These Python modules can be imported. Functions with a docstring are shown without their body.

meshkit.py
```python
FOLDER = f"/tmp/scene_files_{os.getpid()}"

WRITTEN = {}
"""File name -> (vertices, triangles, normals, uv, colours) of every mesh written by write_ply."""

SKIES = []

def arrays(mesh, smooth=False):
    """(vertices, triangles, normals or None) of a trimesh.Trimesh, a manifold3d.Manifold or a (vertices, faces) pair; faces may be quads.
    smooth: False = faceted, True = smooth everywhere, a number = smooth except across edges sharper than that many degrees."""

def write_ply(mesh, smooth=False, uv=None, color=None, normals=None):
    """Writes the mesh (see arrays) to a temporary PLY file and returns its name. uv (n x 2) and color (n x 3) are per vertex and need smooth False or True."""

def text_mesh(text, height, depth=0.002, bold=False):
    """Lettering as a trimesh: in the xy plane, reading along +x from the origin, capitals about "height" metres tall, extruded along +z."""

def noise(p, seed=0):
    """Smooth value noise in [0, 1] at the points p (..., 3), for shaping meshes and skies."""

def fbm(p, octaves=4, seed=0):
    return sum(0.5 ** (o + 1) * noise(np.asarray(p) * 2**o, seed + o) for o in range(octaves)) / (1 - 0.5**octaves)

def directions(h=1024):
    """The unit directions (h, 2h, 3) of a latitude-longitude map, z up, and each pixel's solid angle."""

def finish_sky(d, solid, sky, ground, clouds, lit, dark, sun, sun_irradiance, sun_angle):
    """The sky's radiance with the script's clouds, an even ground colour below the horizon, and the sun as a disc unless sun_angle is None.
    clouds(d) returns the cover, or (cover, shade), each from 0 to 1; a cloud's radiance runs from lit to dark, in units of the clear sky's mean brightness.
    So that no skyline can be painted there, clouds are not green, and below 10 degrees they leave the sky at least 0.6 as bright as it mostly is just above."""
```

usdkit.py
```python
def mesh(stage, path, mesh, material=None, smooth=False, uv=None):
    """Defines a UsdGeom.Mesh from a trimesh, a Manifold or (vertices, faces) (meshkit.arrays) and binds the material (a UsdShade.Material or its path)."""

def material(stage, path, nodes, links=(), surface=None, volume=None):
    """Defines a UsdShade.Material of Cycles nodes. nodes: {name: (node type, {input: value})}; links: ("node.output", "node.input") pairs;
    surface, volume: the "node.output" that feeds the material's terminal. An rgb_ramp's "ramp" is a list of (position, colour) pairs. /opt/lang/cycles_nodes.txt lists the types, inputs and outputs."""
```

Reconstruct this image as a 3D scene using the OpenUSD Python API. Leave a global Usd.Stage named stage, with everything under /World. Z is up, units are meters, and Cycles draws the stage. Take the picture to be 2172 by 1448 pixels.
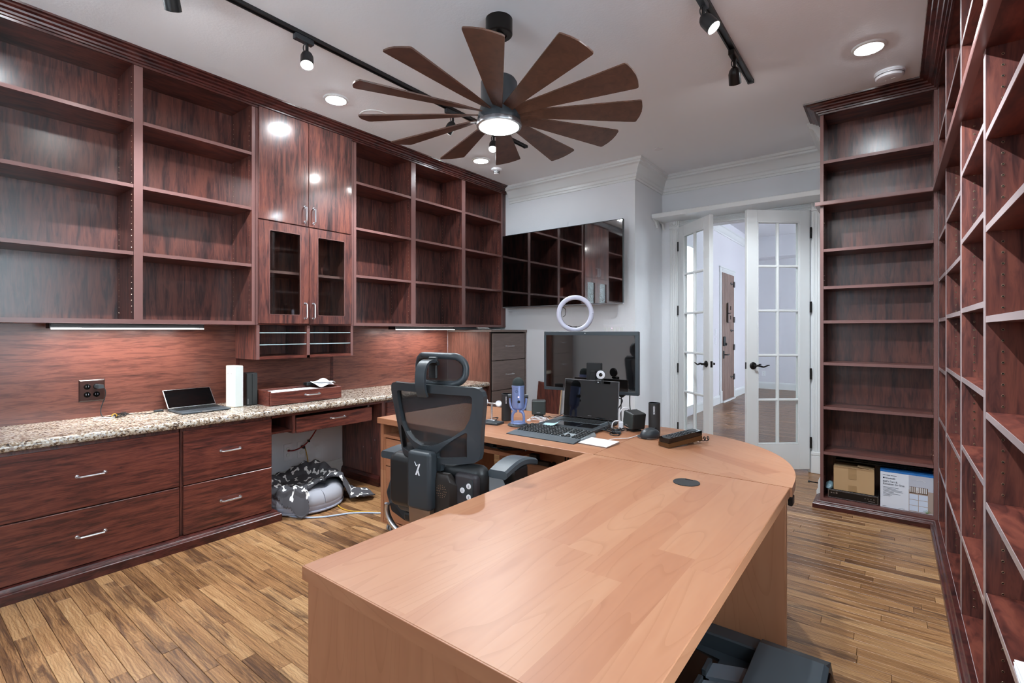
import math, random
import numpy as np, trimesh
from shapely.geometry import Polygon, Point
from shapely import affinity
from scipy.interpolate import CubicSpline
from pxr import Usd, UsdGeom, UsdShade, UsdLux, Gf, Sdf, Vt
import usdkit, meshkit

stage = Usd.Stage.CreateInMemory()
UsdGeom.SetStageUpAxis(stage, 'Z'); UsdGeom.SetStageMetersPerUnit(stage, 1.0)
UsdGeom.Xform.Define(stage, '/World'); UsdGeom.Scope.Define(stage, '/World/Looks')
rnd = random.Random(7)
PI = math.pi

# ------------------------------------------------------------------ camera, sky, exposure
CAM_H, F_PX, CX, CY = 1.30, 1050.0, 1086.0, 702.0
YAW = math.atan(807 / 1050.0)
cam = UsdGeom.Camera.Define(stage, '/World/camera')
cam.CreateHorizontalApertureAttr(36.0)
cam.CreateVerticalApertureAttr(24.0)
cam.CreateFocalLengthAttr(36.0 * F_PX / 2172.0)
cam.CreateVerticalApertureOffsetAttr((CY - 724.0) * 36.0 / 2172.0)
cam.CreateClippingRangeAttr((0.05, 200.0))
cam.AddTranslateOp().Set((0, 0, CAM_H))
cam.AddRotateXYZOp().Set((90, 0, math.degrees(YAW)))
cam.CreateExposureAttr(1.42)
SKY_COL, SKY_STR = (0.78, 0.89, 1.0), 1.3
BEAM = 2800.0                                     # radiance of the track spotlights' lamps
CAN_E, SPOT_E, FAN_E, UC_E = 80.0, 90.0, 14.0, 36.0

# ------------------------------------------------------------------ materials
def lin(c):
    c = [x / 255.0 for x in c]
    return tuple(x / 12.92 if x <= 0.04045 else ((x + 0.055) / 1.055) ** 2.4 for x in c)
def mat(name, nodes, links=(), surface='p.BSDF'):
    return usdkit.material(stage, '/World/Looks/' + name, nodes, list(links), surface=surface)
def plain(name, rgb, rough=.5, metal=0, spec=.5, **kw):
    return mat(name, {'p': ('principled_bsdf', dict(base_color=lin(rgb), roughness=rough, metallic=metal, specular_ior_level=spec, **kw))})
def emit(name, col, strength):
    return mat(name, {'e': ('emission', dict(color=col, strength=strength))}, surface='e.emission')
dome = UsdLux.DomeLight.Define(stage, '/World/sky_light')
dome.CreateColorAttr(Gf.Vec3f(*SKY_COL)); dome.CreateIntensityAttr(SKY_STR)

def wood(name, scale, ramp, rough=.3, spec=.5, blotch=2.0, bump=.05, coat=0.0):
    """Streaky laminate: scale is (x, y, z) frequency of the streaks in world space."""
    s2 = tuple(k * .22 for k in scale)
    return mat(name, {
        'g': ('geometry', {}),
        'm': ('mapping', dict(mapping_type='point', scale=scale)),
        'm2': ('mapping', dict(mapping_type='point', scale=s2)),
        'n': ('noise_texture', dict(scale=1.0, detail=5.0, roughness=.62, distortion=.9)),
        'n2': ('noise_texture', dict(scale=1.0, detail=2.0, roughness=.5, distortion=blotch)),
        'mx': ('mix_float', dict(fac=.45)),
        'r': ('rgb_ramp', dict(ramp=[(a, lin(c)) for a, c in ramp])),
        'b': ('bump', dict(strength=bump, distance=.002)),
        'p': ('principled_bsdf', dict(roughness=rough, specular_ior_level=spec, coat_weight=coat, coat_roughness=.10))},
        [('g.position', 'm.vector'), ('g.position', 'm2.vector'), ('m.vector', 'n.vector'), ('m2.vector', 'n2.vector'),
         ('n.fac', 'mx.a'), ('n2.fac', 'mx.b'), ('mx.result', 'r.fac'), ('r.color', 'p.base_color'),
         ('n.fac', 'b.height'), ('b.normal', 'p.normal')])
MAH = [(.30, (42, 27, 27)), (.42, (70, 43, 41)), (.51, (98, 57, 51)), (.60, (118, 69, 58)), (.74, (82, 49, 45))]
mah_z = wood('mahogany_upright', (46, 46, 5.5), MAH, .28, .75)
mah_door = wood('mahogany_glossy_door', (46, 46, 5.5), MAH, .26, .5, coat=1.0)
MAHY = [(.30, (46, 25, 24)), (.42, (70, 36, 32)), (.51, (96, 49, 41)), (.60, (114, 61, 49)), (.74, (82, 42, 37))]
mah_y = wood('mahogany_lengthwise', (30, 8, 85), MAHY, .30)
MAHB = [(.30, (66, 40, 36)), (.44, (90, 54, 46)), (.55, (112, 68, 57)), (.7, (98, 59, 50))]
mah_panel = wood('mahogany_backsplash', (30, 8, 80), MAHB, .28)
mah_side = wood('mahogany_brown_side', (60, 60, 7), [(.30, (74, 48, 42)), (.46, (96, 62, 53)), (.58, (112, 74, 62)), (.7, (100, 64, 54))], .32)
mah_x = wood('mahogany_crosswise', (6, 30, 42), MAH, .30)
MAHD = [(.30, (30, 15, 16)), (.45, (58, 27, 25)), (.55, (80, 38, 33)), (.7, (64, 29, 26))]
mah_trim = wood('mahogany_trim', (14, 14, 60), MAHD, .26)
mah_edge = plain('mahogany_edge_band', (118, 84, 80), .28)
mah_edge_grey = plain('mahogany_edge_band_worn', (162, 146, 146), .25)
greywood = wood('grey_brown_laminate', (40, 9, 90), [(.3, (108, 94, 89)), (.5, (120, 106, 100)), (.7, (130, 116, 110))], .34)

def maple(name, along):
    """Strip maple laminate; along = 'x', 'y', 'z' or 'd' (diagonal)."""
    rot = {'x': (0, 0, 0), 'y': (0, 0, PI / 2), 'z': (0, PI / 2, 0), 'd': (0, 0, .54), 'e': (0, 0, -PI / 4)}[along]
    return mat(name, {
        'g': ('geometry', {}),
        'ro': ('mapping', dict(mapping_type='point', rotation=rot)),
        'sx': ('separate_xyz', {}),
        'k': ('math', dict(math_type='multiply', value2=10.5)), 'kf': ('math', dict(math_type='floor')),
        'wn': ('white_noise_texture', dict(dimensions='1D')),
        'off': ('math', dict(math_type='multiply_add', value2=7.0)),
        'lx': ('math', dict(math_type='multiply', value2=1.15)), 'lf': ('math', dict(math_type='floor')),
        'co': ('combine_xyz', {}), 'wn2': ('white_noise_texture', dict(dimensions='2D')),
        'm': ('mapping', dict(mapping_type='point', scale=(3.2, 26, 26))),
        'dis': ('vector_math', dict(math_type='add')),
        'n': ('noise_texture', dict(scale=1.0, detail=4.0, roughness=.55, distortion=.5)),
        'm2': ('mapping', dict(mapping_type='point', scale=(.9, 6.0, 6.0))),
        'n2': ('noise_texture', dict(scale=1.0, detail=1.0, roughness=.4, distortion=.4)),
        'rg': ('math', dict(math_type='multiply', value2=15.0)), 'rs': ('math', dict(math_type='fraction')),
        'rl': ('map_range', dict(range_type='smoothstep', from_min=.0, from_max=.22, to_min=0.0, to_max=1.0, clamp=True)),
        'a': ('math', dict(math_type='multiply_add', value2=.36, value3=.15)), 'a2': ('math', dict(math_type='multiply_add', value2=.46)),
        'r': ('rgb_ramp', dict(ramp=[(.2, lin((152, 100, 72))), (.45, lin((163, 110, 80))), (.62, lin((169, 118, 87))), (.85, lin((175, 127, 96)))])),
        'dk': ('mix_color', dict(blend_type='multiply', b=(.80, .72, .64), fac=.3)), 'inv': ('math', dict(math_type='multiply_add', value2=-.42, value3=.42)),
        'p': ('principled_bsdf', dict(roughness=.42, specular_ior_level=.4))},
        [('g.position', 'ro.vector'), ('ro.vector', 'sx.vector'), ('sx.y', 'k.value1'), ('k.value', 'kf.value1'), ('kf.value', 'wn.w'),
         ('wn.value', 'off.value1'), ('sx.x', 'off.value3'), ('off.value', 'lx.value1'), ('lx.value', 'lf.value1'),
         ('kf.value', 'co.x'), ('lf.value', 'co.y'), ('co.vector', 'wn2.vector'),
         ('ro.vector', 'dis.vector1'), ('wn2.color', 'dis.vector2'), ('dis.vector', 'm.vector'), ('m.vector', 'n.vector'), ('dis.vector', 'm2.vector'), ('m2.vector', 'n2.vector'),
         ('n2.fac', 'rg.value1'), ('rg.value', 'rs.value1'), ('rs.value', 'rl.value'), ('rl.result', 'inv.value1'), ('inv.value', 'dk.fac'),
         ('wn2.value', 'a.value1'), ('n.fac', 'a2.value1'), ('a.value', 'a2.value3'), ('a2.value', 'r.fac'), ('r.color', 'dk.a'), ('dk.result', 'p.base_color')])
maple_y, maple_x, maple_z, maple_d = maple('maple_lengthwise', 'y'), maple('maple_crosswise', 'x'), maple('maple_upright', 'z'), maple('maple_diagonal', 'd')

# floor planks: a primvar "tone" (r brightness, g darkness of the blotches, b seed) varies every plank
floor_m = mat('hickory_plank', {
    'g': ('geometry', {}), 't': ('attribute', dict(attribute='tone')), 'st': ('separate_color', dict(color_type='rgb')),
    'sd': ('vector_math', dict(math_type='scale', scale=37.0)), 'ad': ('vector_math', dict(math_type='add')),
    'm': ('mapping', dict(mapping_type='point', scale=(4.0, 95, 10))), 'n': ('noise_texture', dict(scale=1.0, detail=5.0, roughness=.65, distortion=1.1)),
    'm2': ('mapping', dict(mapping_type='point', scale=(2.6, 26, 5))), 'n2': ('noise_texture', dict(scale=1.0, detail=6.0, roughness=.7, distortion=.9)),
    'a': ('math', dict(math_type='multiply_add', value2=.40, value3=-.16)), 'a2': ('math', dict(math_type='multiply_add', value2=.95)),
    'r': ('rgb_ramp', dict(ramp=[(.16, lin((72, 47, 31))), (.33, lin((114, 79, 50))), (.50, lin((158, 115, 76))), (.66, lin((180, 138, 95))), (.85, lin((198, 160, 116)))])),
    'bl': ('math', dict(math_type='subtract')), 'br': ('map_range', dict(range_type='smoothstep', from_min=-.02, from_max=.20, to_min=0, to_max=.85, clamp=True)),
    'mx': ('mix_color', dict(blend_type='mix', b=lin((78, 52, 38)))),
    'wv': ('wave_texture', dict(wave_type='bands', bands_direction='y', scale=30.0, distortion=9.0, detail=2.0, detail_scale=.6)),
    'wvr': ('map_range', dict(from_min=.0, from_max=.35, to_min=.32, to_max=0, clamp=True)), 'mw': ('mix_color', dict(blend_type='multiply', b=lin((120, 84, 60)))),
    'b': ('bump', dict(strength=.22, distance=.003)),
    'p': ('principled_bsdf', dict(roughness=.33, specular_ior_level=.5))},
    [('t.color', 'st.color'), ('t.color', 'sd.vector1'), ('g.position', 'ad.vector1'), ('sd.vector', 'ad.vector2'), ('ad.vector', 'm.vector'), ('m.vector', 'n.vector'),
     ('ad.vector', 'm2.vector'), ('m2.vector', 'n2.vector'), ('st.r', 'a.value1'), ('n.fac', 'a2.value1'), ('a.value', 'a2.value3'), ('a2.value', 'r.fac'),
     ('n2.fac', 'bl.value1'), ('st.g', 'bl.value2'), ('bl.value', 'br.value'), ('br.result', 'mx.fac'),
     ('ad.vector', 'wv.vector'), ('wv.fac', 'wvr.value'), ('wvr.result', 'mw.fac'), ('r.color', 'mw.a'), ('mw.result', 'mx.a'),
     ('mx.result', 'p.base_color'), ('n.fac', 'b.height'), ('b.normal', 'p.normal')])
granite = mat('speckled_granite', {
    'g': ('geometry', {}),
    'm': ('mapping', dict(mapping_type='point', scale=(34, 13, 34), rotation=(0, 0, .22))), 'n': ('noise_texture', dict(scale=1.0, detail=6.0, roughness=.7, distortion=1.6)),
    'v': ('voronoi_texture', dict(feature='f1', scale=120.0)), 'vs': ('separate_color', dict(color_type='rgb')),
    'mx': ('math', dict(math_type='multiply_add', value2=.30)), 'ns': ('math', dict(math_type='multiply', value2=.92)), 
    'r': ('rgb_ramp', dict(ramp=[(.38, lin((34, 30, 32))), (.47, lin((88, 72, 62))), (.54, lin((136, 114, 92))), (.60, lin((172, 156, 136))), (.70, lin((206, 200, 190))), (.82, lin((150, 146, 148)))])),
    'p': ('principled_bsdf', dict(roughness=.16, specular_ior_level=.5))},
    [('g.position', 'm.vector'), ('m.vector', 'n.vector'), ('g.position', 'v.vector'), ('v.color', 'vs.color'), ('n.fac', 'ns.value1'),
     ('vs.r', 'mx.value1'), ('ns.value', 'mx.value3'), ('mx.value', 'r.fac'), ('r.color', 'p.base_color')])
def plaster(name, rgb, rough=.6, bump=.25):
    return mat(name, {'g': ('geometry', {}), 'n': ('noise_texture', dict(scale=70.0, detail=3.0)), 'b': ('bump', dict(strength=bump, distance=.004)),
                      'p': ('principled_bsdf', dict(base_color=lin(rgb), roughness=rough, specular_ior_level=.35))},
               [('g.position', 'n.vector'), ('n.fac', 'b.height'), ('b.normal', 'p.normal')])
wall_m = plaster('pale_grey_wall_paint', (226, 228, 232), .45)
ceil_m = plaster('ceiling_paint', (238, 240, 244), .7)
hall_m = plaster('hall_wall_paint', (220, 218, 224), .6)
white_m = plain('white_trim_paint', (226, 228, 228), .3)
white_plastic = plain('white_plastic', (232, 232, 236), .35)
black_m = plain('black_plastic', (24, 26, 28), .42)
black_gloss = plain('black_gloss', (10, 10, 11), .06)
charcoal = plain('charcoal_plastic', (46, 52, 57), .42)
slate = plain('slate_plastic', (58, 66, 72), .4)
bronze = plain('dark_bronze', (34, 31, 30), .35, .6)
chrome = plain('chrome', (216, 216, 220), .24, 1.0)
silver = plain('silver_aluminium', (172, 174, 178), .3, .9)
brass = plain('pin_hole_sleeve', (190, 168, 140), .3, .9)
dark_hole = plain('dark_hole', (18, 12, 11), .8)
fan_wood = wood('walnut_blade', (22, 22, 22), [(.3, (58, 36, 28)), (.5, (84, 54, 41)), (.7, (100, 66, 50))], .38)
screen_m = plain('screen_glass', (7, 7, 8), .04, spec=1.0)
tv_screen_m = plain('television_glass', (8, 6, 6), .05, spec=1.0, coat_weight=1.0, coat_ior=2.5, coat_roughness=.03)
def pane_mat(name, tint, rough, base):
    return mat(name, {'l': ('layer_weight', dict(blend=.5)), 'w': ('math', dict(math_type='power', value2=4.0)), 'k': ('math', dict(math_type='multiply_add', value2=.55, value3=base)),
                      't': ('transparent_bsdf', dict(color=tint)), 'g': ('glossy_bsdf', dict(color=(1, 1, 1), roughness=rough)), 'm': ('mix_closure', {})},
               [('l.facing', 'w.value1'), ('w.value', 'k.value1'), ('k.value', 'm.fac'), ('t.BSDF', 'm.closure1'), ('g.BSDF', 'm.closure2')], 'm.closure')
glass_m = pane_mat('pane_glass', (.97, .985, .98), .02, .03)
smoke_glass = pane_mat('cabinet_glass', (.86, .90, .89), .03, .04)
acrylic = pane_mat('clear_shelf_glass', (.82, .88, .88), .08, .06)
acrylic_edge = plain('glass_edge', (150, 166, 170), .15)
mesh_m = mat('chair_mesh', {'p': ('principled_bsdf', dict(base_color=lin((22, 24, 28)), roughness=.7)), 't': ('transparent_bsdf', dict(color=(1, 1, 1))), 'm': ('mix_closure', dict(fac=.36))},
             [('p.BSDF', 'm.closure1'), ('t.BSDF', 'm.closure2')], 'm.closure')
cardboard = plain('cardboard', (186, 152, 112), .8)
tape_m = plain('packing_tape', (168, 136, 98), .35)
paper = plain('white_paper', (236, 236, 238), .8)
blue_m = plain('blue_band', (40, 112, 184), .5)
grey_print = plain('grey_print', (104, 110, 120), .8)
navy_print = plain('dark_print', (46, 54, 70), .8)
red_m = plain('red_cable_jacket', (140, 26, 28), .45)
yellow_m = plain('yellow_cable_jacket', (206, 160, 60), .45)
bluegrey_cable = plain('pale_blue_cable_jacket', (176, 190, 214), .45)
mic_blue = plain('blue_metal', (132, 148, 194), .34, .35)
bed_grey = plain('grey_plush', (160, 160, 168), .85)
bed_side = plain('silver_nylon', (170, 174, 190), .5)
blanket_m = plain('dark_grey_fleece', (72, 70, 74), .95)
bone_m = plain('white_bone_print', (226, 224, 222), .9)
teal_paper = plain('pale_blue_note', (172, 206, 216), .8)
door_wood = wood('taupe_plank_stain', (30, 30, 4), [(.3, (108, 86, 78)), (.5, (134, 108, 98)), (.7, (150, 124, 114))], .5)
ring_m = plain('frosted_ring_diffuser', (206, 206, 224), .3)
LAMP = (.86, .94, 1.0)
can_e = emit('downlight_lens', LAMP, CAN_E)
spot_e = emit('spot_lens', (1.0, .98, .96), SPOT_E)
fan_e = emit('fan_lens', (.97, .99, 1.0), FAN_E)
uc_e = emit('strip_light_lens', (1.0, .95, .92), UC_E)
uc_line = emit('strip_light_diffuser', (1.0, .97, .95), 5.0)
led_e = emit('purple_led', (.9, .45, .8), 1.2)

# ------------------------------------------------------------------ mesh helpers
def T(m, x=0, y=0, z=0):
    m = m.copy(); m.apply_translation((x, y, z)); return m
def R(m, deg, axis, at=(0, 0, 0)):
    m = m.copy(); m.apply_transform(trimesh.transformations.rotation_matrix(math.radians(deg), axis, at)); return m
def cat(*ms):
    out = []
    for m in ms:
        out += m if isinstance(m, (list, tuple)) else [m]
    return trimesh.util.concatenate(out) if len(out) > 1 else out[0]
_sg = np.array([[a, b, c] for a in (-1, 1) for b in (-1, 1) for c in (-1, 1)], float)
def _cv(h, c):
    out = []
    for s in _sg:
        for k in range(3):
            v = h - c; v = v.copy(); v[k] = h[k]; out.append(s * v)
    return np.array(out)
_hull = trimesh.convex.convex_hull(_cv(np.array([1., 1., 1.]), .2))
_tv = _cv(np.array([1., 1., 1.]), .2)
_map = np.array([np.argmin(np.linalg.norm(_tv - v, axis=1)) for v in _hull.vertices])
_tf = _map[_hull.faces]
def box(x0, y0, z0, x1, y1, z1, c=0.0):
    lo, hi = np.minimum((x0, y0, z0), (x1, y1, z1)), np.maximum((x0, y0, z0), (x1, y1, z1))
    if c <= 0:
        m = trimesh.creation.box(hi - lo); m.apply_translation((lo + hi) / 2); return m
    h = (hi - lo) / 2; c = min(c, h.min() * .9)
    return trimesh.Trimesh(_cv(h, c) + (lo + hi) / 2, _tf, process=False)
def rbox(x0, y0, z0, x1, y1, z1, r, n=3):
    """box with rounded edges (hull of eight small spheres)"""
    pts = trimesh.creation.uv_sphere(radius=r, count=[2 * n + 2, 4 * n]).vertices
    P = [pts + (x, y, z) for x in (x0 + r, x1 - r) for y in (y0 + r, y1 - r) for z in (z0 + r, z1 - r)]
    return trimesh.convex.convex_hull(np.vstack(P))
def hull(*ms):
    return trimesh.convex.convex_hull(np.vstack([m.vertices for m in ms]))
def sph(p, r, n=8):
    m = trimesh.creation.uv_sphere(radius=r, count=[n, 2 * n]); m.apply_translation(p); return m
def cyl(p0, p1, r, n=20, r1=None):
    p0, p1 = np.array(p0, float), np.array(p1, float)
    return tube([p0, p1], [r, r if r1 is None else r1], n, smooth=False)
def tube(pts, r, n=8, smooth=True, per=6):
    p = np.array(pts, float)
    if smooth and len(p) > 2:
        t = np.concatenate([[0], np.cumsum(np.linalg.norm(np.diff(p, axis=0), axis=1) + 1e-9)])
        tt = np.linspace(0, t[-1], per * (len(p) - 1) + 1)
        rr = np.interp(tt, t, np.broadcast_to(r, (len(p),))); p = CubicSpline(t, p)(tt)
    else:
        rr = np.broadcast_to(r, (len(p),)).astype(float)
    d = np.gradient(p, axis=0); d /= np.linalg.norm(d, axis=1, keepdims=True) + 1e-12
    up = np.array([0, 0, 1.0]) if abs(d[0][2]) < .9 else np.array([1.0, 0, 0])
    A = []; a = np.cross(d[0], up); a /= np.linalg.norm(a)
    for k in range(len(p)):
        a = a - d[k] * np.dot(a, d[k]); a /= np.linalg.norm(a) + 1e-12; A.append(a)
    A = np.array(A); B = np.cross(d, A); th = np.arange(n) * 2 * PI / n
    v = p[:, None] + rr[:, None, None] * (np.cos(th)[None, :, None] * A[:, None] + np.sin(th)[None, :, None] * B[:, None])
    i, j = np.meshgrid(np.arange(len(p) - 1), np.arange(n), indexing='ij')
    q = np.stack([i * n + j, (i + 1) * n + j, (i + 1) * n + (j + 1) % n, i * n + (j + 1) % n], -1).reshape(-1, 4)
    f = np.vstack([q[:, [0, 2, 1]], q[:, [0, 3, 2]]])
    v = v.reshape(-1, 3); N = len(v); v = np.vstack([v, p[0], p[-1]])
    caps = [[N, (k + 1) % n, k] for k in range(n)] + [[N + 1, (len(p) - 1) * n + k, (len(p) - 1) * n + (k + 1) % n] for k in range(n)]
    m = trimesh.Trimesh(v, np.vstack([f, caps]), process=False)
    if m.volume < 0: m.invert()
    return m
def lathe(prof, n=32, at=(0, 0, 0), axis=None):
    m = trimesh.creation.revolve(np.array(prof, float), sections=n)
    if m.volume < 0: m.invert()
    if axis is not None:
        m.apply_transform(trimesh.geometry.align_vectors((0, 0, 1), np.array(axis, float)))
    m.apply_translation(at); return m
def prism(poly, h, z=0):
    m = trimesh.creation.extrude_polygon(poly if hasattr(poly, 'exterior') else Polygon(poly), h); m.apply_translation((0, 0, z)); return m
def frame_m(o, ex, ey, ez):
    M = np.eye(4); M[:3, 0], M[:3, 1], M[:3, 2], M[:3, 3] = ex, ey, ez, o; return M
def put(m, o, ex, ey, ez):
    m = m.copy(); m.apply_transform(frame_m(o, ex, ey, ez)); return m
def molding(prof, path, side=1, closed_ends=True):
    """Sweep profile (d, z) along a horizontal path with mitred corners; d goes to the left (side=1) or right of the walking direction."""
    path = np.array(path, float); n = len(path); prof = np.array(prof, float)
    dirs = np.diff(path, axis=0); dirs /= np.linalg.norm(dirs, axis=1, keepdims=True)
    nor = np.stack([-dirs[:, 1], dirs[:, 0]], 1) * side
    V = []
    for k in range(n):
        if k == 0: m = nor[0]
        elif k == n - 1: m = nor[-1]
        else:
            m = nor[k - 1] + nor[k]; m = m / np.dot(m, nor[k])
        for d, z in prof: V.append((path[k][0] + m[0] * d, path[k][1] + m[1] * d, z))
    P = len(prof); F = []
    for k in range(n - 1):
        for a in range(P):
            b = (a + 1) % P
            F += [[k * P + a, k * P + b, (k + 1) * P + b], [k * P + a, (k + 1) * P + b, (k + 1) * P + a]]
    m = trimesh.Trimesh(np.array(V), np.array(F), process=False)
    tri = trimesh.creation.triangulate_polygon(Polygon(prof))
    tv, tf = tri
    idx = [int(np.argmin(np.linalg.norm(prof - t, axis=1))) for t in tv]
    caps = np.array([[idx[i] for i in f] for f in tf])
    m = trimesh.Trimesh(m.vertices, np.vstack([m.faces, caps, caps[:, ::-1] + (n - 1) * P]), process=False)
    trimesh.repair.fix_normals(m)
    return m
def text(s, h, o, ex, ey, depth=.001, bold=False):
    ex, ey = np.array(ex, float), np.array(ey, float)
    return put(meshkit.text_mesh(s, h, depth, bold), o, ex, ey, np.cross(ex, ey))

# ------------------------------------------------------------------ things and parts
used = {}
LOC = {}
def numbered(parent, name):
    k = parent + '/' + name; used[k] = used.get(k, -1) + 1
    return k if used[k] == 0 else f'{k}_{used[k]:03d}'
def tag(prim, label=None, category=None, group=None, kind=None):
    for k, v in (('label', label), ('category', category), ('group', group), ('kind', kind)):
        if v: prim.SetCustomDataByKey(k, v)
def thing(name, label=None, category=None, loc=(0, 0, 0), rz=0, group=None, kind=None, local=False):
    p = numbered('/World', name)
    x = UsdGeom.Xform.Define(stage, p); x.AddTranslateOp().Set(Gf.Vec3d(*loc)); x.AddRotateZOp().Set(rz)
    tag(x.GetPrim(), label, category, group, kind)
    M = trimesh.transformations.rotation_matrix(math.radians(rz), (0, 0, 1)); M[:3, 3] = loc
    LOC[p] = np.eye(4) if local else np.linalg.inv(M)
    return p
def part(parent, name, mesh, m, smooth=False, label=None, kind=None):
    p = numbered(parent, name)
    LOC[p] = LOC[parent]
    if isinstance(mesh, (list, tuple)): mesh = cat(*mesh)
    mesh = mesh.copy(); mesh.apply_transform(LOC[parent])
    prim = usdkit.mesh(stage, p, mesh, m, smooth=smooth).GetPrim()
    tag(prim, label, None, None, kind)
    return p
def single(name, label, category, mesh, m, smooth=False, group=None, kind=None):
    p = numbered('/World', name); LOC[p] = np.eye(4)
    if isinstance(mesh, (list, tuple)): mesh = cat(*mesh)
    prim = usdkit.mesh(stage, p, mesh, m, smooth=smooth).GetPrim()
    tag(prim, label, category, group, kind)
    return p
def struct(name, mesh, m, smooth=False, label=None):
    return single(name, label, None, mesh, m, smooth, kind='structure')
def copy(src, loc, rz=0, label=None, group=None):
    sp = stage.GetPrimAtPath(src); was = sp.GetCustomData()
    p = numbered('/World', src.split('/')[-1].rstrip('0123456789').rstrip('_') if src[-3:].isdigit() else src.split('/')[-1])
    x = UsdGeom.Xform.Define(stage, p)
    x.GetPrim().GetReferences().AddInternalReference(sp.GetPath())
    for op, v in (('xformOp:translate', Gf.Vec3d(*loc)), ('xformOp:rotateZ', float(rz))):
        x.GetPrim().CreateAttribute(op, Sdf.ValueTypeNames.Double3 if 'trans' in op else Sdf.ValueTypeNames.Float).Set(v)
    tag(x.GetPrim(), label or was.get('label'), was.get('category'), group or was.get('group'))
    x.GetPrim().SetInstanceable(True)
    return p

# ================================================================== THE ROOM
CEIL = 2.97
XL, XR, YB, YD, YR = -3.95, .58, 4.58, 5.30, -1.15        # left wall, right wall, TV wall, door wall, rear wall
XC = -2.00                                                # outside corner of the TV wall
XS = -.44                                                 # stub wall behind the back bookcase
HX, HY, HXR, HCEIL = -2.47, 12.35, 2.2, 3.35              # hall beyond the doors

# floor: hickory strips running across the room; the largest in view are parts of their own
fl = thing('floor', 'floor of narrow brown hickory strips with dark knots', None, kind='structure')
part(fl, 'subfloor', box(XL - .1, YR - .1, -.12, HXR + .1, HY + .1, -.012), mah_trim)
PW = .0585
def pixel(p):
    s_, c_ = math.sin(YAW), math.cos(YAW)
    d = -s_ * p[0] + c_ * p[1]; x = c_ * p[0] + s_ * p[1]
    return (CX + F_PX * x / d, CY - F_PX * (p[2] - CAM_H) / d) if d > .15 else (None, None)
planks = []
y = YR
while y < HY:
    x = (XL if y < YD else HX) - rnd.random() * .8
    while x < (XR if y < YD else HXR):
        L = rnd.uniform(.28, 1.05)
        x0, x1 = max(x, XL if y < YD else HX), min(x + L, XR if y < YD else HXR)
        if x1 - x0 > .02: planks.append((x0, x1, y))
        x += L
    y += PW
def plank_mesh(x0, x1, y):
    g = .0006
    return box(x0 + g, y + g, -.012, x1 - g, y + PW - g, rnd.uniform(-.0005, .0003), .0011)
def tones(mesh, ts):
    usd = UsdGeom.PrimvarsAPI(mesh)
    usd.CreatePrimvar('tone', Sdf.ValueTypeNames.Color3fArray, 'vertex').Set(Vt.Vec3fArray.FromNumpy(np.array(ts, np.float32)))
def seen(x0, x1, y):
    A = 0
    for xa in np.linspace(x0, x1, 5):
        u, v = pixel((xa, y + PW / 2, 0))
        if u is None or not (-60 < u < 2232 and 700 < v < 1520): continue
        if xa < -3.32 and not 1.7 < y < 2.6: continue
        if xa > .23 or (-1.1 < xa < -.33 and y < 2.3): continue
        if y > YD and not 1500 < u < 1700: continue
        if y > 4.25 and xa > -.44 and y < YD: continue
        if -2.6 < xa < -1.1 and y > 1.9: continue
        A += 1 / ((xa * xa + y * y) ** 1.5 + .3)
    return A * (x1 - x0)
order = sorted(range(len(planks)), key=lambda k: -seen(*planks[k]))
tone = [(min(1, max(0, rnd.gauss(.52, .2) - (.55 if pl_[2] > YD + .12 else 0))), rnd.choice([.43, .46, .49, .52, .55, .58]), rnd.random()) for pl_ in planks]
near = [k for k in order if seen(*planks[k]) > 0][:290]
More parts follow.
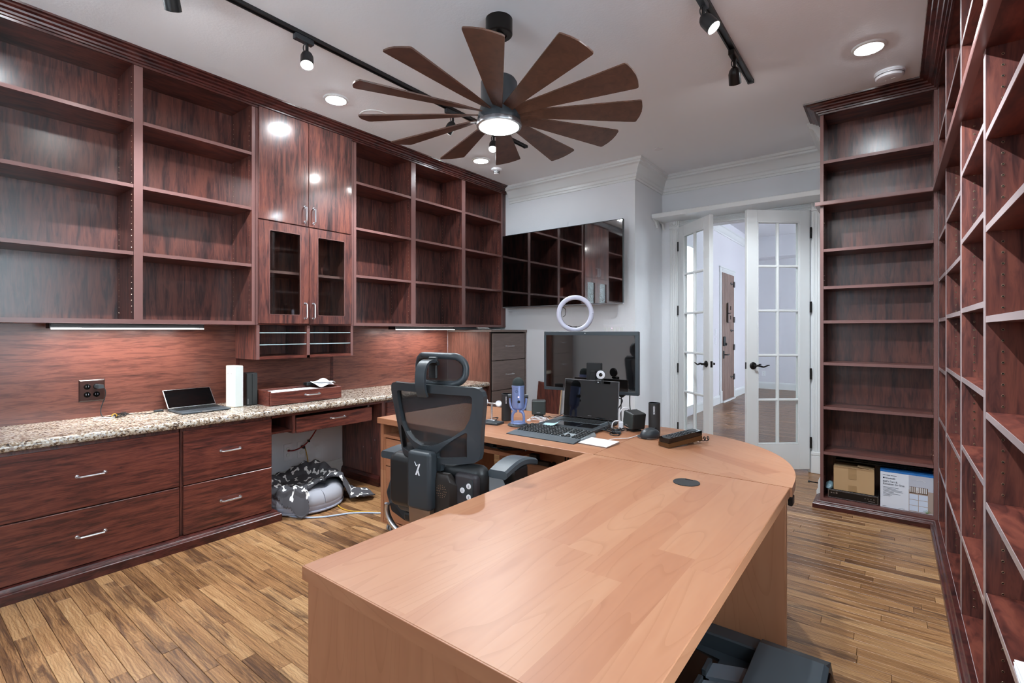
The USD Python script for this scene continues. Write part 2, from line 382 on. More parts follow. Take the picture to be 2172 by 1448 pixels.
for k in near:
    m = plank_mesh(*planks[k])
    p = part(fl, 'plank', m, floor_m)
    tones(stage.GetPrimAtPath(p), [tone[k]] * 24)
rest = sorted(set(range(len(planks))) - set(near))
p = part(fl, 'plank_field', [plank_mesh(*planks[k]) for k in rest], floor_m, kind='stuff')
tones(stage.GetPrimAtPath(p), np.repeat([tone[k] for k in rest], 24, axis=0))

struct('ceiling', box(XL - .1, YR - .1, CEIL, XR + .1, YD + .05, CEIL + .1), ceil_m, label='flat off-white textured ceiling')
struct('wall_left', box(XL - .1, YR, 0, XL, YB + .1, CEIL), wall_m, label='warm grey wall behind the long cabinet run')
struct('wall_back', box(XL, YB, 0, XC, YB + .1, CEIL), wall_m, label='pale grey wall carrying the television')
struct('wall_return', box(XC - .1, YB + .1, 0, XC, YD, CEIL), wall_m, label='short return wall between television wall and doors')
OX0, OX1, OZ = -1.80, -.60, 2.425
struct('wall_door', [box(XC - .1, YD, 0, OX0, YD + .12, CEIL), box(OX1, YD, 0, XR, YD + .12, CEIL), box(OX0, YD, OZ, OX1, YD + .12, CEIL)], wall_m, label='wall with the double doorway to the hall')
struct('wall_stub', box(XS, 4.605, 0, XR, YD, CEIL), wall_m, label='wall behind the back bookcase')
WY0, WY1, WZ0, WZ1 = .40, 1.40, .75, 2.65           # window just outside the right picture edge
struct('wall_right', [box(XR, YR, 0, XR + .1, WY0, CEIL), box(XR, WY1, 0, XR + .1, 4.605, CEIL), box(XR, WY0, 0, XR + .1, WY1, WZ0), box(XR, WY0, WZ1, XR + .1, WY1, CEIL)], wall_m, label='wall behind the tall right-hand bookcases')
VX0, VX1, VZ0, VZ1 = -2.45, -1.35, 1.2, 2.5
struct('wall_rear', [box(XL - .1, YR - .12, 0, VX0, YR, CEIL), box(VX1, YR - .12, 0, XR + .1, YR, CEIL), box(VX0, YR - .12, 0, VX1, YR, VZ0), box(VX0, YR - .12, VZ1, VX1, YR, CEIL)], wall_m)
w3 = thing('window_3', None, None, kind='structure')
part(w3, 'window_frame', [box(VX0, YR - .1, VZ0, VX1, YR - .02, VZ0 + .05), box(VX0, YR - .1, VZ1 - .05, VX1, YR - .02, VZ1), box(VX0, YR - .1, VZ0, VX0 + .05, YR - .02, VZ1), box(VX1 - .05, YR - .1, VZ0, VX1, YR - .02, VZ1)], white_m)
part(w3, 'pane', box(VX0 + .05, YR - .062, VZ0 + .05, VX1 - .05, YR - .056, VZ1 - .05), glass_m)
w1 = thing('window_1', None, None, kind='structure')
part(w1, 'window_frame', [box(XR + .01, WY0, WZ0, XR + .08, WY1, WZ0 + .05), box(XR + .01, WY0, WZ1 - .05, XR + .08, WY1, WZ1), box(XR + .01, WY0, WZ0, XR + .08, WY0 + .05, WZ1), box(XR + .01, WY1 - .05, WZ0, XR + .08, WY1, WZ1), box(XR + .02, WY0, 1.68, XR + .07, WY1, 1.72)], white_m)
part(w1, 'pane', box(XR + .042, WY0 + .05, WZ0 + .05, XR + .046, WY1 - .05, WZ1 - .05), glass_m)

# white crown moulding on the plaster walls
CRW = [(0, CEIL - .185), (.012, CEIL - .185), (.014, CEIL - .165), (.022, CEIL - .160), (.024, CEIL - .135), (.034, CEIL - .125), (.048, CEIL - .085), (.070, CEIL - .055), (.092, CEIL - .045), (.094, CEIL - .030), (.106, CEIL - .024), (.108, CEIL), (0, CEIL)]
struct('trim_1', molding(CRW, [(XL + .4, YB), (XC, YB), (XC, YD), (XS, YD), (XS, 4.606)], side=-1), white_m, smooth=25, label='white crown moulding along television and door walls')
BB = [(0, 0), (.016, 0), (.016, .115), (.012, .125), (.012, .135), (.006, .150), (0, .155)]
struct('baseboard_back', molding(BB, [(-3.30, YB), (XC, YB), (XC, YD), (-1.915, YD)], side=-1), white_m)
struct('baseboard_left', molding(BB, [(XL, 1.72), (XL, 2.64)], side=-1), white_m, label='white baseboard in the knee space')
BB2 = [(0, 0), (.028, 0), (.030, .06), (.020, .085), (.018, .14), (.010, .155), (0, .16)]
struct('baseboard_stub', molding(BB2, [(XS, YD - .02), (XS, 4.50)], side=-1), white_m, label='white baseboard end beside the back bookcase')

# door casing with fluted sides, rosette blocks and plinths
def casing(x0, x1, y, ztop, mirror=False):
    w = x1 - x0
    out = [box(x0, y - .018, .19, x1, y, ztop)]
    for k in range(4):
        cx = x0 + w * (k + .9) / 4.8
        out.append(box(cx - .006, y - .026, .20, cx + .006, y - .016, ztop - .01, .002))
    out += [box(x0 - .004, y - .034, 0, x1 + .004, y, .165, .004), box(x0 - .007, y - .038, .165, x1 + .007, y, .20, .006)]
    return out
cs = thing('door_casing', None, None, kind='structure')
part(cs, 'side_casing', casing(-1.908, -1.81, YD, 2.40), white_m)
part(cs, 'side_casing', casing(-.588, -.49, YD, 2.40), white_m)
hd = [box(-1.81, YD - .018, 2.41, -.588, YD, 2.50)] + [box(-1.81, YD - .026, 2.42 + k * .02, -.588, YD - .016, 2.432 + k * .02, .002) for k in range(4)]
part(cs, 'head_casing', hd, white_m)
for xc in (-1.859, -.539):
    r_ = part(cs, 'rosette_block', [box(xc - .055, YD - .03, 2.40, xc + .055, YD, 2.51, .004), lathe([(0, 0), (.012, .002), (.016, .008), (.022, .008), (.026, .002), (.034, .002), (.038, .008), (.043, .006), (.045, 0)], 24, (xc, YD - .03, 2.455), (0, -1, 0))], white_m)
part(cs, 'jamb', [box(OX0, YD - .005, 0, OX0 + .018, YD + .13, OZ), box(OX1 - .018, YD - .005, 0, OX1, YD + .13, OZ), box(OX0, YD - .005, OZ - .018, OX1, YD + .13, OZ)], white_m)
sh = thing('ledge_shelf', 'long white ledge shelf mounted above the double doors', 'shelf', ((XC + XS) / 2, 5.15, 2.46))
part(sh, 'board', box(XC + .002, 4.99, 2.475, XS - .002, YD, 2.522, .004), white_m)
part(sh, 'bracket', prism([(0, 0), (0, -.075), (-.02, -.075), (-.06, -.02), (-.12, -.012), (-.12, 0)], .02).apply_transform(frame_m((XC + .015, YD, 2.475), (0, 1, 0), (0, 0, 1), (1, 0, 0))), white_m)
part(sh, 'bracket', prism([(0, 0), (0, -.075), (-.02, -.075), (-.06, -.02), (-.12, -.012), (-.12, 0)], .02).apply_transform(frame_m((XC + .002, 5.02 + .12, 2.475), (0, 1, 0), (0, 0, 1), (1, 0, 0))), white_m)

# french doors: ten panes each, open into the room
def french(name, hinge, ang, mir):
    """local x runs from the hinge to the free edge"""
    d = thing(name, None, None, hinge, ang, kind='structure', local=True)
    W, Z0, Z1, t = .592, .035, 2.405, .02
    fy = lambda a, b: (min(a, b), max(a, b))
    st = .098
    g0, g1 = .265, 2.300
    part(d, 'stile', box(0, -t, Z0, st, t, Z1, .003), white_m); part(d, 'stile', box(W - st, -t, Z0, W, t, Z1, .003), white_m)
    part(d, 'rail', box(st, -t, Z0, W - st, t, g0, .002), white_m); part(d, 'rail', box(st, -t, g1, W - st, t, Z1, .002), white_m)
    cw = (W - 2 * st) / 2; rh = (g1 - g0) / 5; b = .011
    part(d, 'muntin', box(st + cw - b, -t * .75, g0, st + cw + b, t * .75, g1, .005), white_m)
    for k in range(1, 5):
        part(d, 'muntin', box(st, -t * .74, g0 + k * rh - b, W - st, t * .74, g0 + k * rh + b, .005), white_m)
    for k in range(5):
        for j in range(2):
            xa, za = st + j * cw, g0 + k * rh
            part(d, 'pane', box(xa + .006, -.002, za + .006, xa + cw - .006, .002, za + rh - .006), glass_m)
    for s in (-1, 1):
        part(d, 'glazing_bead', [box(st, s * t - s * .008, g0, st + .012, s * t, g1, .002), box(W - st - .012, s * t - s * .008, g0, W - st, s * t, g1, .002), box(st, s * t - s * .008, g0, W - st, s * t, g0 + .012, .002), box(st, s * t - s * .008, g1 - .012, W - st, s * t, g1, .002)], white_m)
        xh, zh = W - .058, .985
        lev = tube([(xh, s * (t + .045), zh), (xh - .03, s * (t + .05), zh + .002), (xh - .07, s * (t + .05), zh - .008), (xh - .105, s * (t + .05), zh + .004), (xh - .125, s * (t + .048), zh + .006)], [.009, .009, .007, .0055, .004], 8)
        h_ = part(d, 'handle', [lathe([(0, .004), (.012, .012), (.024, .010), (.032, .004), (.033, 0)], 24, (xh, s * t, zh), (0, s, 0)), cyl((xh, s * t, zh), (xh, s * (t + .048), zh), .010), lev], bronze, smooth=40)
    part(d, 'latch_plate', box(W, -.011, .955, W + .0015, .011, 1.015), bronze)
    for zh in (2.20, 1.52, .91, .28):
        part(d, 'hinge', [cyl((-.006, mir * (t + .004), zh - .05), (-.006, mir * (t + .004), zh + .05), .008, 10), box(-.012, -t * .9, zh - .048, .0, t * .9, zh + .048)], bronze)
    return d
french('door_1', (-1.792, 5.272, 0), -43.0, -1)
french('door_2', (-.612, 5.272, 0), 180 + 40.5, 1)

# ------------------------------------------------------------------ hall beyond the doors
struct('wall_hall_left', [box(HX - .1, YD + .12, 0, HX, 7.46, HCEIL), box(HX - .1, 7.88, 0, HX, HY, HCEIL), box(HX - .1, 7.46, 2.63, HX, 7.88, HCEIL), box(HX - .1, 7.46, 0, HX, 7.88, .12)], hall_m)
struct('wall_hall_far', box(HX, HY, 0, HXR, HY + .1, HCEIL), hall_m, label='pale far wall of the hall')
struct('wall_hall_near', [box(HX - .1, YD + .02, 0, XC - .1, YD + .12, HCEIL), box(XR, YD, 0, HXR, YD + .12, HCEIL), box(HX, YD + .02, CEIL, HXR, YD + .12, HCEIL)], hall_m)
struct('wall_hall_right', [box(HXR, YD, 0, HXR + .1, 8.2, HCEIL), box(HXR, 11.2, 0, HXR + .1, HY, HCEIL), box(HXR, 8.2, 0, HXR + .1, 11.2, .7), box(HXR, 8.2, 2.5, HXR + .1, 11.2, HCEIL)], hall_m)
struct('ceiling_hall', box(HX - .1, YD + .05, HCEIL, HXR + .1, HY + .1, HCEIL + .1), hall_m)
HC = [(0, 3.06), (.012, 3.06), (.016, 3.085), (.035, 3.10), (.07, 3.15), (.09, 3.16), (.09, 3.18), (0, 3.18)]
struct('trim_2', molding(HC, [(HX, YD + .12), (HX, HY)], side=-1), white_m, smooth=25, label='white moulding high on the hall wall')
struct('trim_3', box(HX, HY - .5, 2.90, HXR, HY, HCEIL), hall_m, label='dropped soffit across the far hall')
HB = [(0, 0), (.016, 0), (.016, .12), (.010, .145), (0, .155)]
struct('baseboard_hall_left', [molding(HB, [(HX, 7.92), (HX, 9.34)], side=-1), molding(HB, [(HX, 10.36), (HX, HY)], side=-1), molding(HB, [(HX, YD + .12), (HX, 7.42)], side=-1)], white_m)
struct('baseboard_hall_far', molding(HB, [(HX, HY), (HXR, HY)], side=-1), white_m)
w2 = thing('window_2', None, None, kind='structure')
part(w2, 'window_frame', [box(HX - .06, 7.46, .12, HX + .012, 7.50, 2.63), box(HX - .06, 7.84, .12, HX + .012, 7.88, 2.63), box(HX - .06, 7.46, 2.59, HX + .012, 7.88, 2.63), box(HX - .06, 7.46, .12, HX + .012, 7.88, .16)], white_m)
part(w2, 'pane', box(HX - .04, 7.5, .16, HX - .034, 7.84, 2.59), glass_m)
d3 = thing('door_3', 'taupe wooden plank entry door at the end of the hall', None, kind='structure')
n = 7; y0, y1 = 9.43, 10.26
for k in range(n):
    part(d3, 'plank', box(HX, y0 + (y1 - y0) * k / n + .003, .03, HX + .03, y0 + (y1 - y0) * (k + 1) / n - .003, 2.37, .005), door_wood)
part(d3, 'backing', box(HX - .01, y0, .03, HX + .012, y1, 2.37), dark_hole)
part(d3, 'threshold', box(HX, y0, 0, HX + .06, y1, .028, .004), white_m)
part(d3, 'peephole_door', [box(HX + .03, 9.72, 1.46, HX + .05, 9.97, 1.82, .004)], door_wood)
part(d3, 'peephole_grille', [box(HX + .05, 9.70, 1.45, HX + .06, 9.725, 1.83, .002), tube([(HX + .06, 9.71, 1.63), (HX + .075, 9.78, 1.63), (HX + .07, 9.83, 1.635)], .008, 6), box(HX + .05, 9.90, 1.70, HX + .058, 9.93, 1.77), box(HX + .05, 9.90, 1.52, HX + .058, 9.93, 1.59)], bronze)
for z in (2.20, 1.52, .99, .42):
    part(d3, 'hinge', box(HX + .02, 10.20, z - .055, HX + .045, 10.275, z + .055, .003), bronze)
for z in (2.20, 1.31, .43):
    part(d3, 'strap', [box(HX + .03, 10.02, z - .012, HX + .038, 10.20, z + .012, .003), R(box(HX + .03, 9.99, z - .028, HX + .038, 10.03, z + .028, .003), 45, (1, 0, 0), (HX, 10.01, z))], bronze)
part(d3, 'deadbolt', [box(HX + .03, 9.46, 1.03, HX + .06, 9.56, 1.20, .006), lathe([(0, .02), (.02, .016), (.024, 0)], 16, (HX + .06, 9.55, 1.06), (1, 0, 0))], black_m)
part(d3, 'handle', [box(HX + .03, 9.46, .80, HX + .045, 9.52, .94, .005), tube([(HX + .05, 9.49, .87), (HX + .09, 9.50, .87), (HX + .095, 9.60, .868), (HX + .09, 9.66, .872)], .010, 8)], black_m)
c3 = thing('hall_door_casing', None, None, kind='structure')
part(c3, 'side_casing', [box(HX, 9.33, .20, HX + .02, 9.43, 2.37), box(HX, 9.325, 0, HX + .032, 9.435, .22, .005)], white_m)
part(c3, 'side_casing', [box(HX, 10.26, .20, HX + .02, 10.35, 2.37), box(HX, 10.255, 0, HX + .032, 10.355, .22, .005)], white_m)
part(c3, 'head_casing', [box(HX, 9.31, 2.37, HX + .022, 10.37, 2.47), box(HX, 9.30, 2.45, HX + .032, 10.38, 2.475, .004)] + [box(HX + .02, 9.43, 2.385 + .02 * k, HX + .028, 10.26, 2.395 + .02 * k) for k in range(3)], white_m)
for z, lb in ((1.28, 'upper white switch plate on the hall wall by the plank door'), (1.125, 'lower white switch plate on the hall wall by the plank door')):
    s_ = thing('switch_plate', lb, 'light switch', (HX, 9.10, z - .06))
    part(s_, 'plate', box(HX, 9.06, z - .06, HX + .006, 9.14, z + .06, .002), white_plastic); part(s_, 'rocker', box(HX + .006, 9.083, z - .035, HX + .010, 9.117, z + .035, .002), white_plastic)
o_ = thing('wall_outlet', 'white outlet low on the far hall wall seen through the door glass', 'outlet', (-2.31, HY, .28))
part(o_, 'plate', box(-2.35, HY - .006, .28, -2.27, HY, .40, .002), white_plastic)
part(o_, 'socket', [box(-2.328, HY - .009, .30, -2.292, HY - .006, .33, .002), box(-2.328, HY - .009, .35, -2.292, HY - .006, .38, .002)], white_m)
ds = thing('door_stop', 'thin dark spring door stop sticking out of the white baseboard', 'door stop', (XS - .03, 4.62, .085))
part(ds, 'spring', [cyl((XS - .012, 4.62, .09), (XS - .088, 4.62, .09), .005, 10)] + [lathe([(.0045, -.0015), (.007, 0), (.0045, .0015)], 10, (XS - .03 - .008 * k, 4.62, .09), (1, 0, 0)) for k in range(7)], bronze)
part(ds, 'tip', cyl((XS - .086, 4.62, .09), (XS - .10, 4.62, .09), .009, 12), black_m)

# ================================================================== BUILT-IN CABINETS
def frame_of(orient, front):
    """returns bx(t0,t1,d0,d1,z0,z1,c): t along the run, d depth behind the front plane (negative = towards the room)"""
    def bx(t0, t1, d0, d1, z0, z1, c=0):
        if orient == 'left': return box(front - d0, t0, z0, front - d1, t1, z1, c)
        if orient == 'right': return box(front + d0, t0, z0, front + d1, t1, z1, c)
        return box(t0, front + d0, z0, t1, front + d1, z1, c)
    return bx
def pins(orient, front, ts, depth, z0, z1, r):
    ring, hole = [], []
    for (t, s) in ts:                                   # s: direction the panel face looks along the run
        for d in (.042, depth - .045):
            n = int((z1 - z0 - .1) / .0355)
            for k in range(n):
                z = z0 + .07 + k * .0355
                a = {'left': (front - d, t, z), 'right': (front + d, t, z), 'back': (t, front + d, z)}[orient]
                ax = (0, s, 0) if orient != 'back' else (s, 0, 0)
                ring.append(lathe([(r * .5, 0), (r * .55, .0012), (r * .9, .0012), (r, 0)], 8, a, ax))
                hole.append(lathe([(0, .0003), (r * .5, .0003)], 8, a, ax))
    return ring, hole
def bay(name, label, orient, front, t0, t1, depth, z0, z1, shelves, th, group=None, edge=None, pin_r=.0028, fixed=(), base=True):
    bx = frame_of(orient, front); edge = edge or mah_edge
    c = {'left': (front - depth / 2, (t0 + t1) / 2, z0), 'right': (front + depth / 2, (t0 + t1) / 2, z0), 'back': ((t0 + t1) / 2, front + depth / 2, z0)}[orient]
    b = thing(name, label, 'bookcase', c, 0, group)
    run = mah_x if orient == 'back' else mah_y
    for a0, a1 in ((t0, t0 + th), (t1 - th, t1)):
        p = part(b, 'side_panel', bx(a0, a1, .002, depth, z0, z1), mah_z)
        part(p, 'edge_band', bx(a0, a1, 0, .002, z0, z1), edge)
    part(b, 'back_panel', bx(t0 + th, t1 - th, depth - .012, depth, z0, z1), mah_z)
    p = part(b, 'top_panel', bx(t0 + th, t1 - th, .002, depth - .012, z1 - .022, z1), run)
    if base:
        p = part(b, 'bottom_panel', bx(t0 + th, t1 - th, .002, depth - .012, z0, z0 + .026), run)
        part(p, 'edge_band', bx(t0 + th, t1 - th, 0, .002, z0, z0 + .026), edge)
    for z in shelves:
        p = part(b, 'shelf', bx(t0 + th + .001, t1 - th - .001, .004, depth - .014, z - .021, z), run)
        part(p, 'edge_band', bx(t0 + th + .001, t1 - th - .001, .002, .004, z - .021, z), edge)
    ring, hole = pins(orient, front, ((t0 + th, 1), (t1 - th, -1)), depth, z0, z1, pin_r)
    part(b, 'pin_sleeves', ring, brass, kind='stuff'); part(b, 'pin_holes', hole, dark_hole, kind='stuff')
    return b
def pull(o, ex, ez, L=.115, out=.028, r=.0055):
    """chrome wire pull; ex runs along the bar, ez sticks out"""
    o, ex, ez = (np.array(v, float) for v in (o, ex, ez))
    a, b_ = o - ex * L / 2, o + ex * L / 2
    return [tube([a, a + ez * out * .7, a + ez * out + ex * .008, b_ + ez * out - ex * .008, b_ + ez * out * .7, b_], r, 8, smooth=False),
            cyl(a, a + ez * .004, r * 1.7, 12), cyl(b_, b_ + ez * .004, r * 1.7, 12)]

XF = -3.60                                      # front plane of the wall-hung cabinets
DEP = XF - XL - .016
UL = [2.57, 2.18, 1.777]
bay('wall_bookcase', 'open mahogany wall bookcase above the drawers, cut by the left picture edge', 'left', XF, .30, .9925, DEP, 1.345, 2.93, UL, .0225, 'open wall bookcases over the counter')
bay('wall_bookcase', 'open mahogany wall bookcase directly left of the tall double-door cabinet', 'left', XF, .9925, 1.681, DEP, 1.345, 2.93, UL, .0225, 'open wall bookcases over the counter')
bay('wall_bookcase', 'open mahogany wall bookcase directly right of the glass-door cabinet', 'left', XF, 2.492, 3.152, DEP, 1.345, 2.93, UL, .028, 'open wall bookcases over the counter')
bay('wall_bookcase', 'middle of the three open wall bookcases between glass doors and television', 'left', XF, 3.152, 3.845, DEP, 1.345, 2.93, UL, .027, 'open wall bookcases over the counter')
bay('wall_bookcase', 'open mahogany wall bookcase at the corner beside the television', 'left', XF, 3.845, 4.505, DEP, 1.345, 2.93, UL, .026, 'open wall bookcases over the counter')
struct('trim_4', box(-3.94, 4.506, 1.345, -3.615, YB - .001, 2.93), mah_z, label='dark filler strip between bookcase and television wall')

wc = thing('door_cabinet', 'mahogany wall cabinet with solid doors over glass doors', 'cabinet', (-3.77, 2.087, 1.345))
bx = frame_of('left', XF)
CY0, CY1 = 1.684, 2.489
for a, b_ in ((CY0, CY0 + .018), (CY1 - .018, CY1)):
    p = part(wc, 'side_panel', bx(a, b_, .002, DEP, 1.345, 2.93), mah_z); part(p, 'edge_band', bx(a, b_, 0, .002, 1.345, 2.93), mah_edge)
part(wc, 'back_panel', bx(CY0 + .018, CY1 - .018, DEP - .012, DEP, 1.345, 2.93), mah_z)
for z in (1.345, 2.09, 2.91):
    part(wc, 'deck', bx(CY0 + .018, CY1 - .018, .002, DEP - .012, z, z + .02), mah_y)
p = part(wc, 'shelf', bx(CY0 + .019, CY1 - .019, .03, DEP - .012, 1.73, 1.75), mah_y); part(p, 'edge_band', bx(CY0 + .019, CY1 - .019, .028, .03, 1.73, 1.75), mah_edge)
part(wc, 'door', bx(1.699, 2.077, -.02, -.001, 2.106, 2.905, .002), mah_door)
part(wc, 'door', bx(2.081, 2.463, -.02, -.001, 2.106, 2.905, .002), mah_door)
dp = ['/World/door_cabinet/door', '/World/door_cabinet/door_001']
part(dp[0], 'handle', pull((XF + .02, 2.045, 2.195), (0, 0, 1), (1, 0, 0), .115, .03), chrome, smooth=40)
part(dp[1], 'handle', pull((XF + .02, 2.118, 2.195), (0, 0, 1), (1, 0, 0), .115, .03), chrome, smooth=40)
for k, (a, b_, g0, g1) in enumerate(((1.699, 2.077, 1.772, 2.012), (2.081, 2.463, 2.152, 2.396))):
    outer = Polygon([(a, 1.357), (b_, 1.357), (b_, 2.098), (a, 2.098)])
    hole = Polygon([(g0 + .012, 1.432), (g1 - .012, 1.432), (g1 - .012, 2.024), (g0 + .012, 2.024)]).buffer(.012, 4)
    fr = put(prism(outer.difference(hole), .021), (XF + .001, 0, 0), (0, 1, 0), (0, 0, 1), (1, 0, 0))
    d_ = part(wc, 'glass_door', fr, mah_z)
    lip = put(prism(hole.difference(hole.buffer(-.004)), .006), (XF + .018, 0, 0), (0, 1, 0), (0, 0, 1), (1, 0, 0))
    part(d_, 'bead', lip, mah_edge)
    part(d_, 'pane', bx(g0 - .004, g1 + .004, -.010, -.006, 1.416, 2.04), smoke_glass)
    part(d_, 'handle', pull((XF + .021, 2.047 if k == 0 else 2.113, 1.455), (0, 0, 1), (1, 0, 0), .115, .03), chrome, smooth=40)

cb = thing('letter_organizer', 'open mahogany letter cubby with clear glass shelves under the glass doors', 'shelf', (-3.77, 2.09, 1.095))
for a, b_ in ((1.69, 1.712), (2.466, 2.488), (2.075, 2.099)):
    p = part(cb, 'side_panel', bx(a, b_, .002, DEP, 1.095, 1.343), mah_z); part(p, 'edge_band', bx(a, b_, 0, .002, 1.095, 1.343), mah_edge)
part(cb, 'bottom_panel', bx(1.712, 2.466, .0, DEP, 1.095, 1.115), mah_y)
part(cb, 'back_panel', bx(1.712, 2.466, DEP - .012, DEP, 1.115, 1.343), mah_z)
for z in (1.205, 1.292):
    for a, b_ in ((1.713, 2.074), (2.100, 2.465)):
        p = part(cb, 'glass_shelf', bx(a, b_, .010, DEP - .014, z - .008, z), acrylic); part(p, 'polished_edge', bx(a, b_, .006, .010, z - .008, z), acrylic_edge)
ring, hole = pins('left', XF, ((1.712, 1), (2.074, -1), (2.099, 1), (2.466, -1)), DEP, 1.06, 1.33, .0024)
part(cb, 'pin_sleeves', ring, brass, kind='stuff')

def wood_crown(p0):
    return [(0, 2.895), (.010, 2.895), (.012, 2.906), (.022, 2.908), (.024, 2.917), (.036, 2.920), (.040, 2.930), (.056, 2.936), (.060, 2.945), (.078, 2.950), (.082, 2.957), (.098, 2.960), (.100, CEIL - .0005), (0, CEIL - .0005)]
struct('trim_5', molding(wood_crown(0), [(XF, YR + .4), (XF, 4.508), (-3.93, 4.508)], side=-1), mah_trim, smooth=20, label='dark stepped wooden crown over the wall bookcases')

# backsplash panels between counter and wall cabinets
bs = thing('backsplash', 'glossy mahogany backsplash panels behind the granite counter', 'wall panel', (-3.94, 2.0, .767))
for a, b_ in ((-.298, 1.697), (1.722, 2.492), (2.517, 3.94)):  # behind the letter organizer too
    part(bs, 'panel', box(XL + .001, a, .7675, -3.946 + .008, b_, 1.344), mah_panel)
for a in (1.697, 2.492):
    part(bs, 'seam_strip', box(XL + .001, a, .7675, -3.9355, a + .025, 1.344), mah_trim)

# granite counter
ct = thing('granite_counter', 'long speckled cream and brown granite counter along the left wall', 'countertop', (-3.63, 1.8, .721))
prof = Polygon([(-3.945, .7215), (-3.345, .7215), (-3.332, .728), (-3.327, .744), (-3.332, .760), (-3.345, .767), (-3.945, .767)])
part(ct, 'slab', put(prism(prof, 4.247), (0, 3.948, 0), (1, 0, 0), (0, 0, 1), (0, -1, 0)), granite, smooth=50)

def drawer_base(label, y0, y1, rows, pulls=True, name='drawer_cabinet', group=None):
    b = thing(name, label, 'cabinet', (-3.64, (y0 + y1) / 2, 0), 0, group)
    part(b, 'body', box(-3.94, y0, .02, -3.382, y1, .7205), mah_z)
    for z0, z1 in rows:
        d_ = part(b, 'drawer', box(-3.381, y0 + .012, z0, -3.36, y1 - .004, z1, .0025), mah_y)
        if pulls: part(d_, 'handle', pull((-3.36, (y0 + y1) / 2 + .004, (z0 + z1) / 2 + .005), (0, 1, 0), (1, 0, 0), .115, .03), chrome, smooth=40)
    return b
TOE = [(0, 0), (.05, 0), (.05, .046), (.046, .050), (.040, .052), (.036, .058), (.030, .062), (.026, .070), (.014, .074), (.006, .076), (0, .076)]
R2 = [(.078, .371), (.377, .700)]
b1 = drawer_base('wide mahogany two-drawer base cabinet under the left end of the counter', .30, 1.132, R2)
b2 = drawer_base('narrower mahogany two-drawer base cabinet beside the dog bed', 1.138, 1.684, R2)
b3 = drawer_base('mahogany base cabinet at the far end of the counter, mostly hidden by the chair', 2.645, 3.945, [(.078, .371), (.377, .700)])
struct('baseboard_cabinet', molding(TOE, [(-3.375, -.4), (-3.375, 1.684), (-3.93, 1.684)], side=-1), mah_trim, smooth=20, label='dark wooden plinth moulding under the drawer cabinets')
kp = thing('knee_panel', 'dark upright mahogany panel closing the knee space by the dog bed', 'panel', (-3.67, 2.63, 0))
part(kp, 'panel', box(-3.94, 2.612, 0, -3.375, 2.642, .7205), mah_z)
part(kp, 'plinth', molding([(0, 0), (.018, 0), (.018, .06), (.010, .085), (0, .09)], [(-3.94, 2.612), (-3.40, 2.612)], side=-1), mah_trim)
for x_, z_ in ((-3.52, .55), (-3.47, .38), (-3.52, .22), (-3.63, .30)):
    part(kp, 'bolt_cap', lathe([(0, .002), (.004, .0015), (.005, 0)], 10, (x_, 2.612, z_), (0, -1, 0)), silver)
pd = thing('pencil_drawer', 'shallow mahogany pencil drawer hung under the granite counter', 'drawer', (-3.6, 2.1, .57))
part(pd, 'top_rail', box(-3.93, 1.69, .700, -3.375, 2.612, .7205), mah_y)
part(pd, 'open_shelf', box(-3.93, 1.686, .588, -3.39, 1.835, .603), mah_y)
part(pd, 'side_panel', box(-3.93, 1.835, .575, -3.375, 1.856, .700), mah_z); part(pd, 'side_panel', box(-3.93, 2.488, .575, -3.40, 2.505, .700), mah_z)
part(pd, 'drawer_box', box(-3.92, 1.865, .585, -3.382, 2.486, .66), mah_y)
d_ = part(pd, 'drawer_front', box(-3.380, 1.858, .574, -3.358, 2.500, .682, .0025), mah_y)
part(d_, 'handle', pull((-3.358, 2.185, .645), (0, 1, 0), (1, 0, 0), .115, .03), chrome, smooth=40)

fc = thing('filing_cabinet', 'tall grey-brown drawer cabinet in the corner under the television', 'cabinet', (-3.62, 4.26, 0))
part(fc, 'side_panel', box(-3.94, 3.952, 0, -3.335, 3.972, 1.290), mah_side)
part(fc, 'side_panel', box(-3.94, 4.555, 0, -3.313, 4.576, 1.290), greywood)
part(fc, 'body', box(-3.94, 3.972, .0, -3.335, 4.555, 1.288), dark_hole)
part(fc, 'top_panel', box(-3.94, 3.944, 1.290, -3.300, 4.577, 1.314, .002), greywood)
for z0, z1 in ((.055, .347), (.353, .668), (.674, .985), (.991, 1.276)):
    d_ = part(fc, 'drawer', box(-3.334, 3.985, z0, -3.312, 4.548, z1, .002), greywood)
    part(d_, 'handle', pull((-3.312, 4.262, (z0 + z1) / 2 + .005), (0, 1, 0), (1, 0, 0), .115, .03), chrome, smooth=40)

f2 = thing('filing_cabinet', 'tall drawer cabinet at the near end of the counter, seen mirrored in the monitor', 'cabinet', (-3.62, -.62, 0))
part(f2, 'side_panel', box(-3.94, -.325, 0, -3.335, -.305, 1.290), mah_side); part(f2, 'side_panel', box(-3.94, -1.0, 0, -3.313, -.98, 1.290), greywood)
part(f2, 'body', box(-3.94, -.98, .0, -3.335, -.325, 1.288), dark_hole); part(f2, 'top_panel', box(-3.94, -1.005, 1.290, -3.300, -.300, 1.314, .002), greywood)
for z0, z1 in ((.055, .347), (.353, .668), (.674, .985), (.991, 1.276)):
    d_ = part(f2, 'drawer', box(-3.334, -.975, z0, -3.312, -.34, z1, .002), greywood)
    part(d_, 'handle', pull((-3.312, -.655, (z0 + z1) / 2 + .005), (0, 1, 0), (1, 0, 0), .115, .03), chrome, smooth=40)
drawer_base('mahogany two-drawer base cabinet just left of the picture edge', -.298, .296, R2)
bay('wall_bookcase', 'open mahogany wall bookcase just left of the picture edge', 'left', XF, -.39, .2995, DEP, 1.345, 2.93, UL, .0225, 'open wall bookcases over the counter')

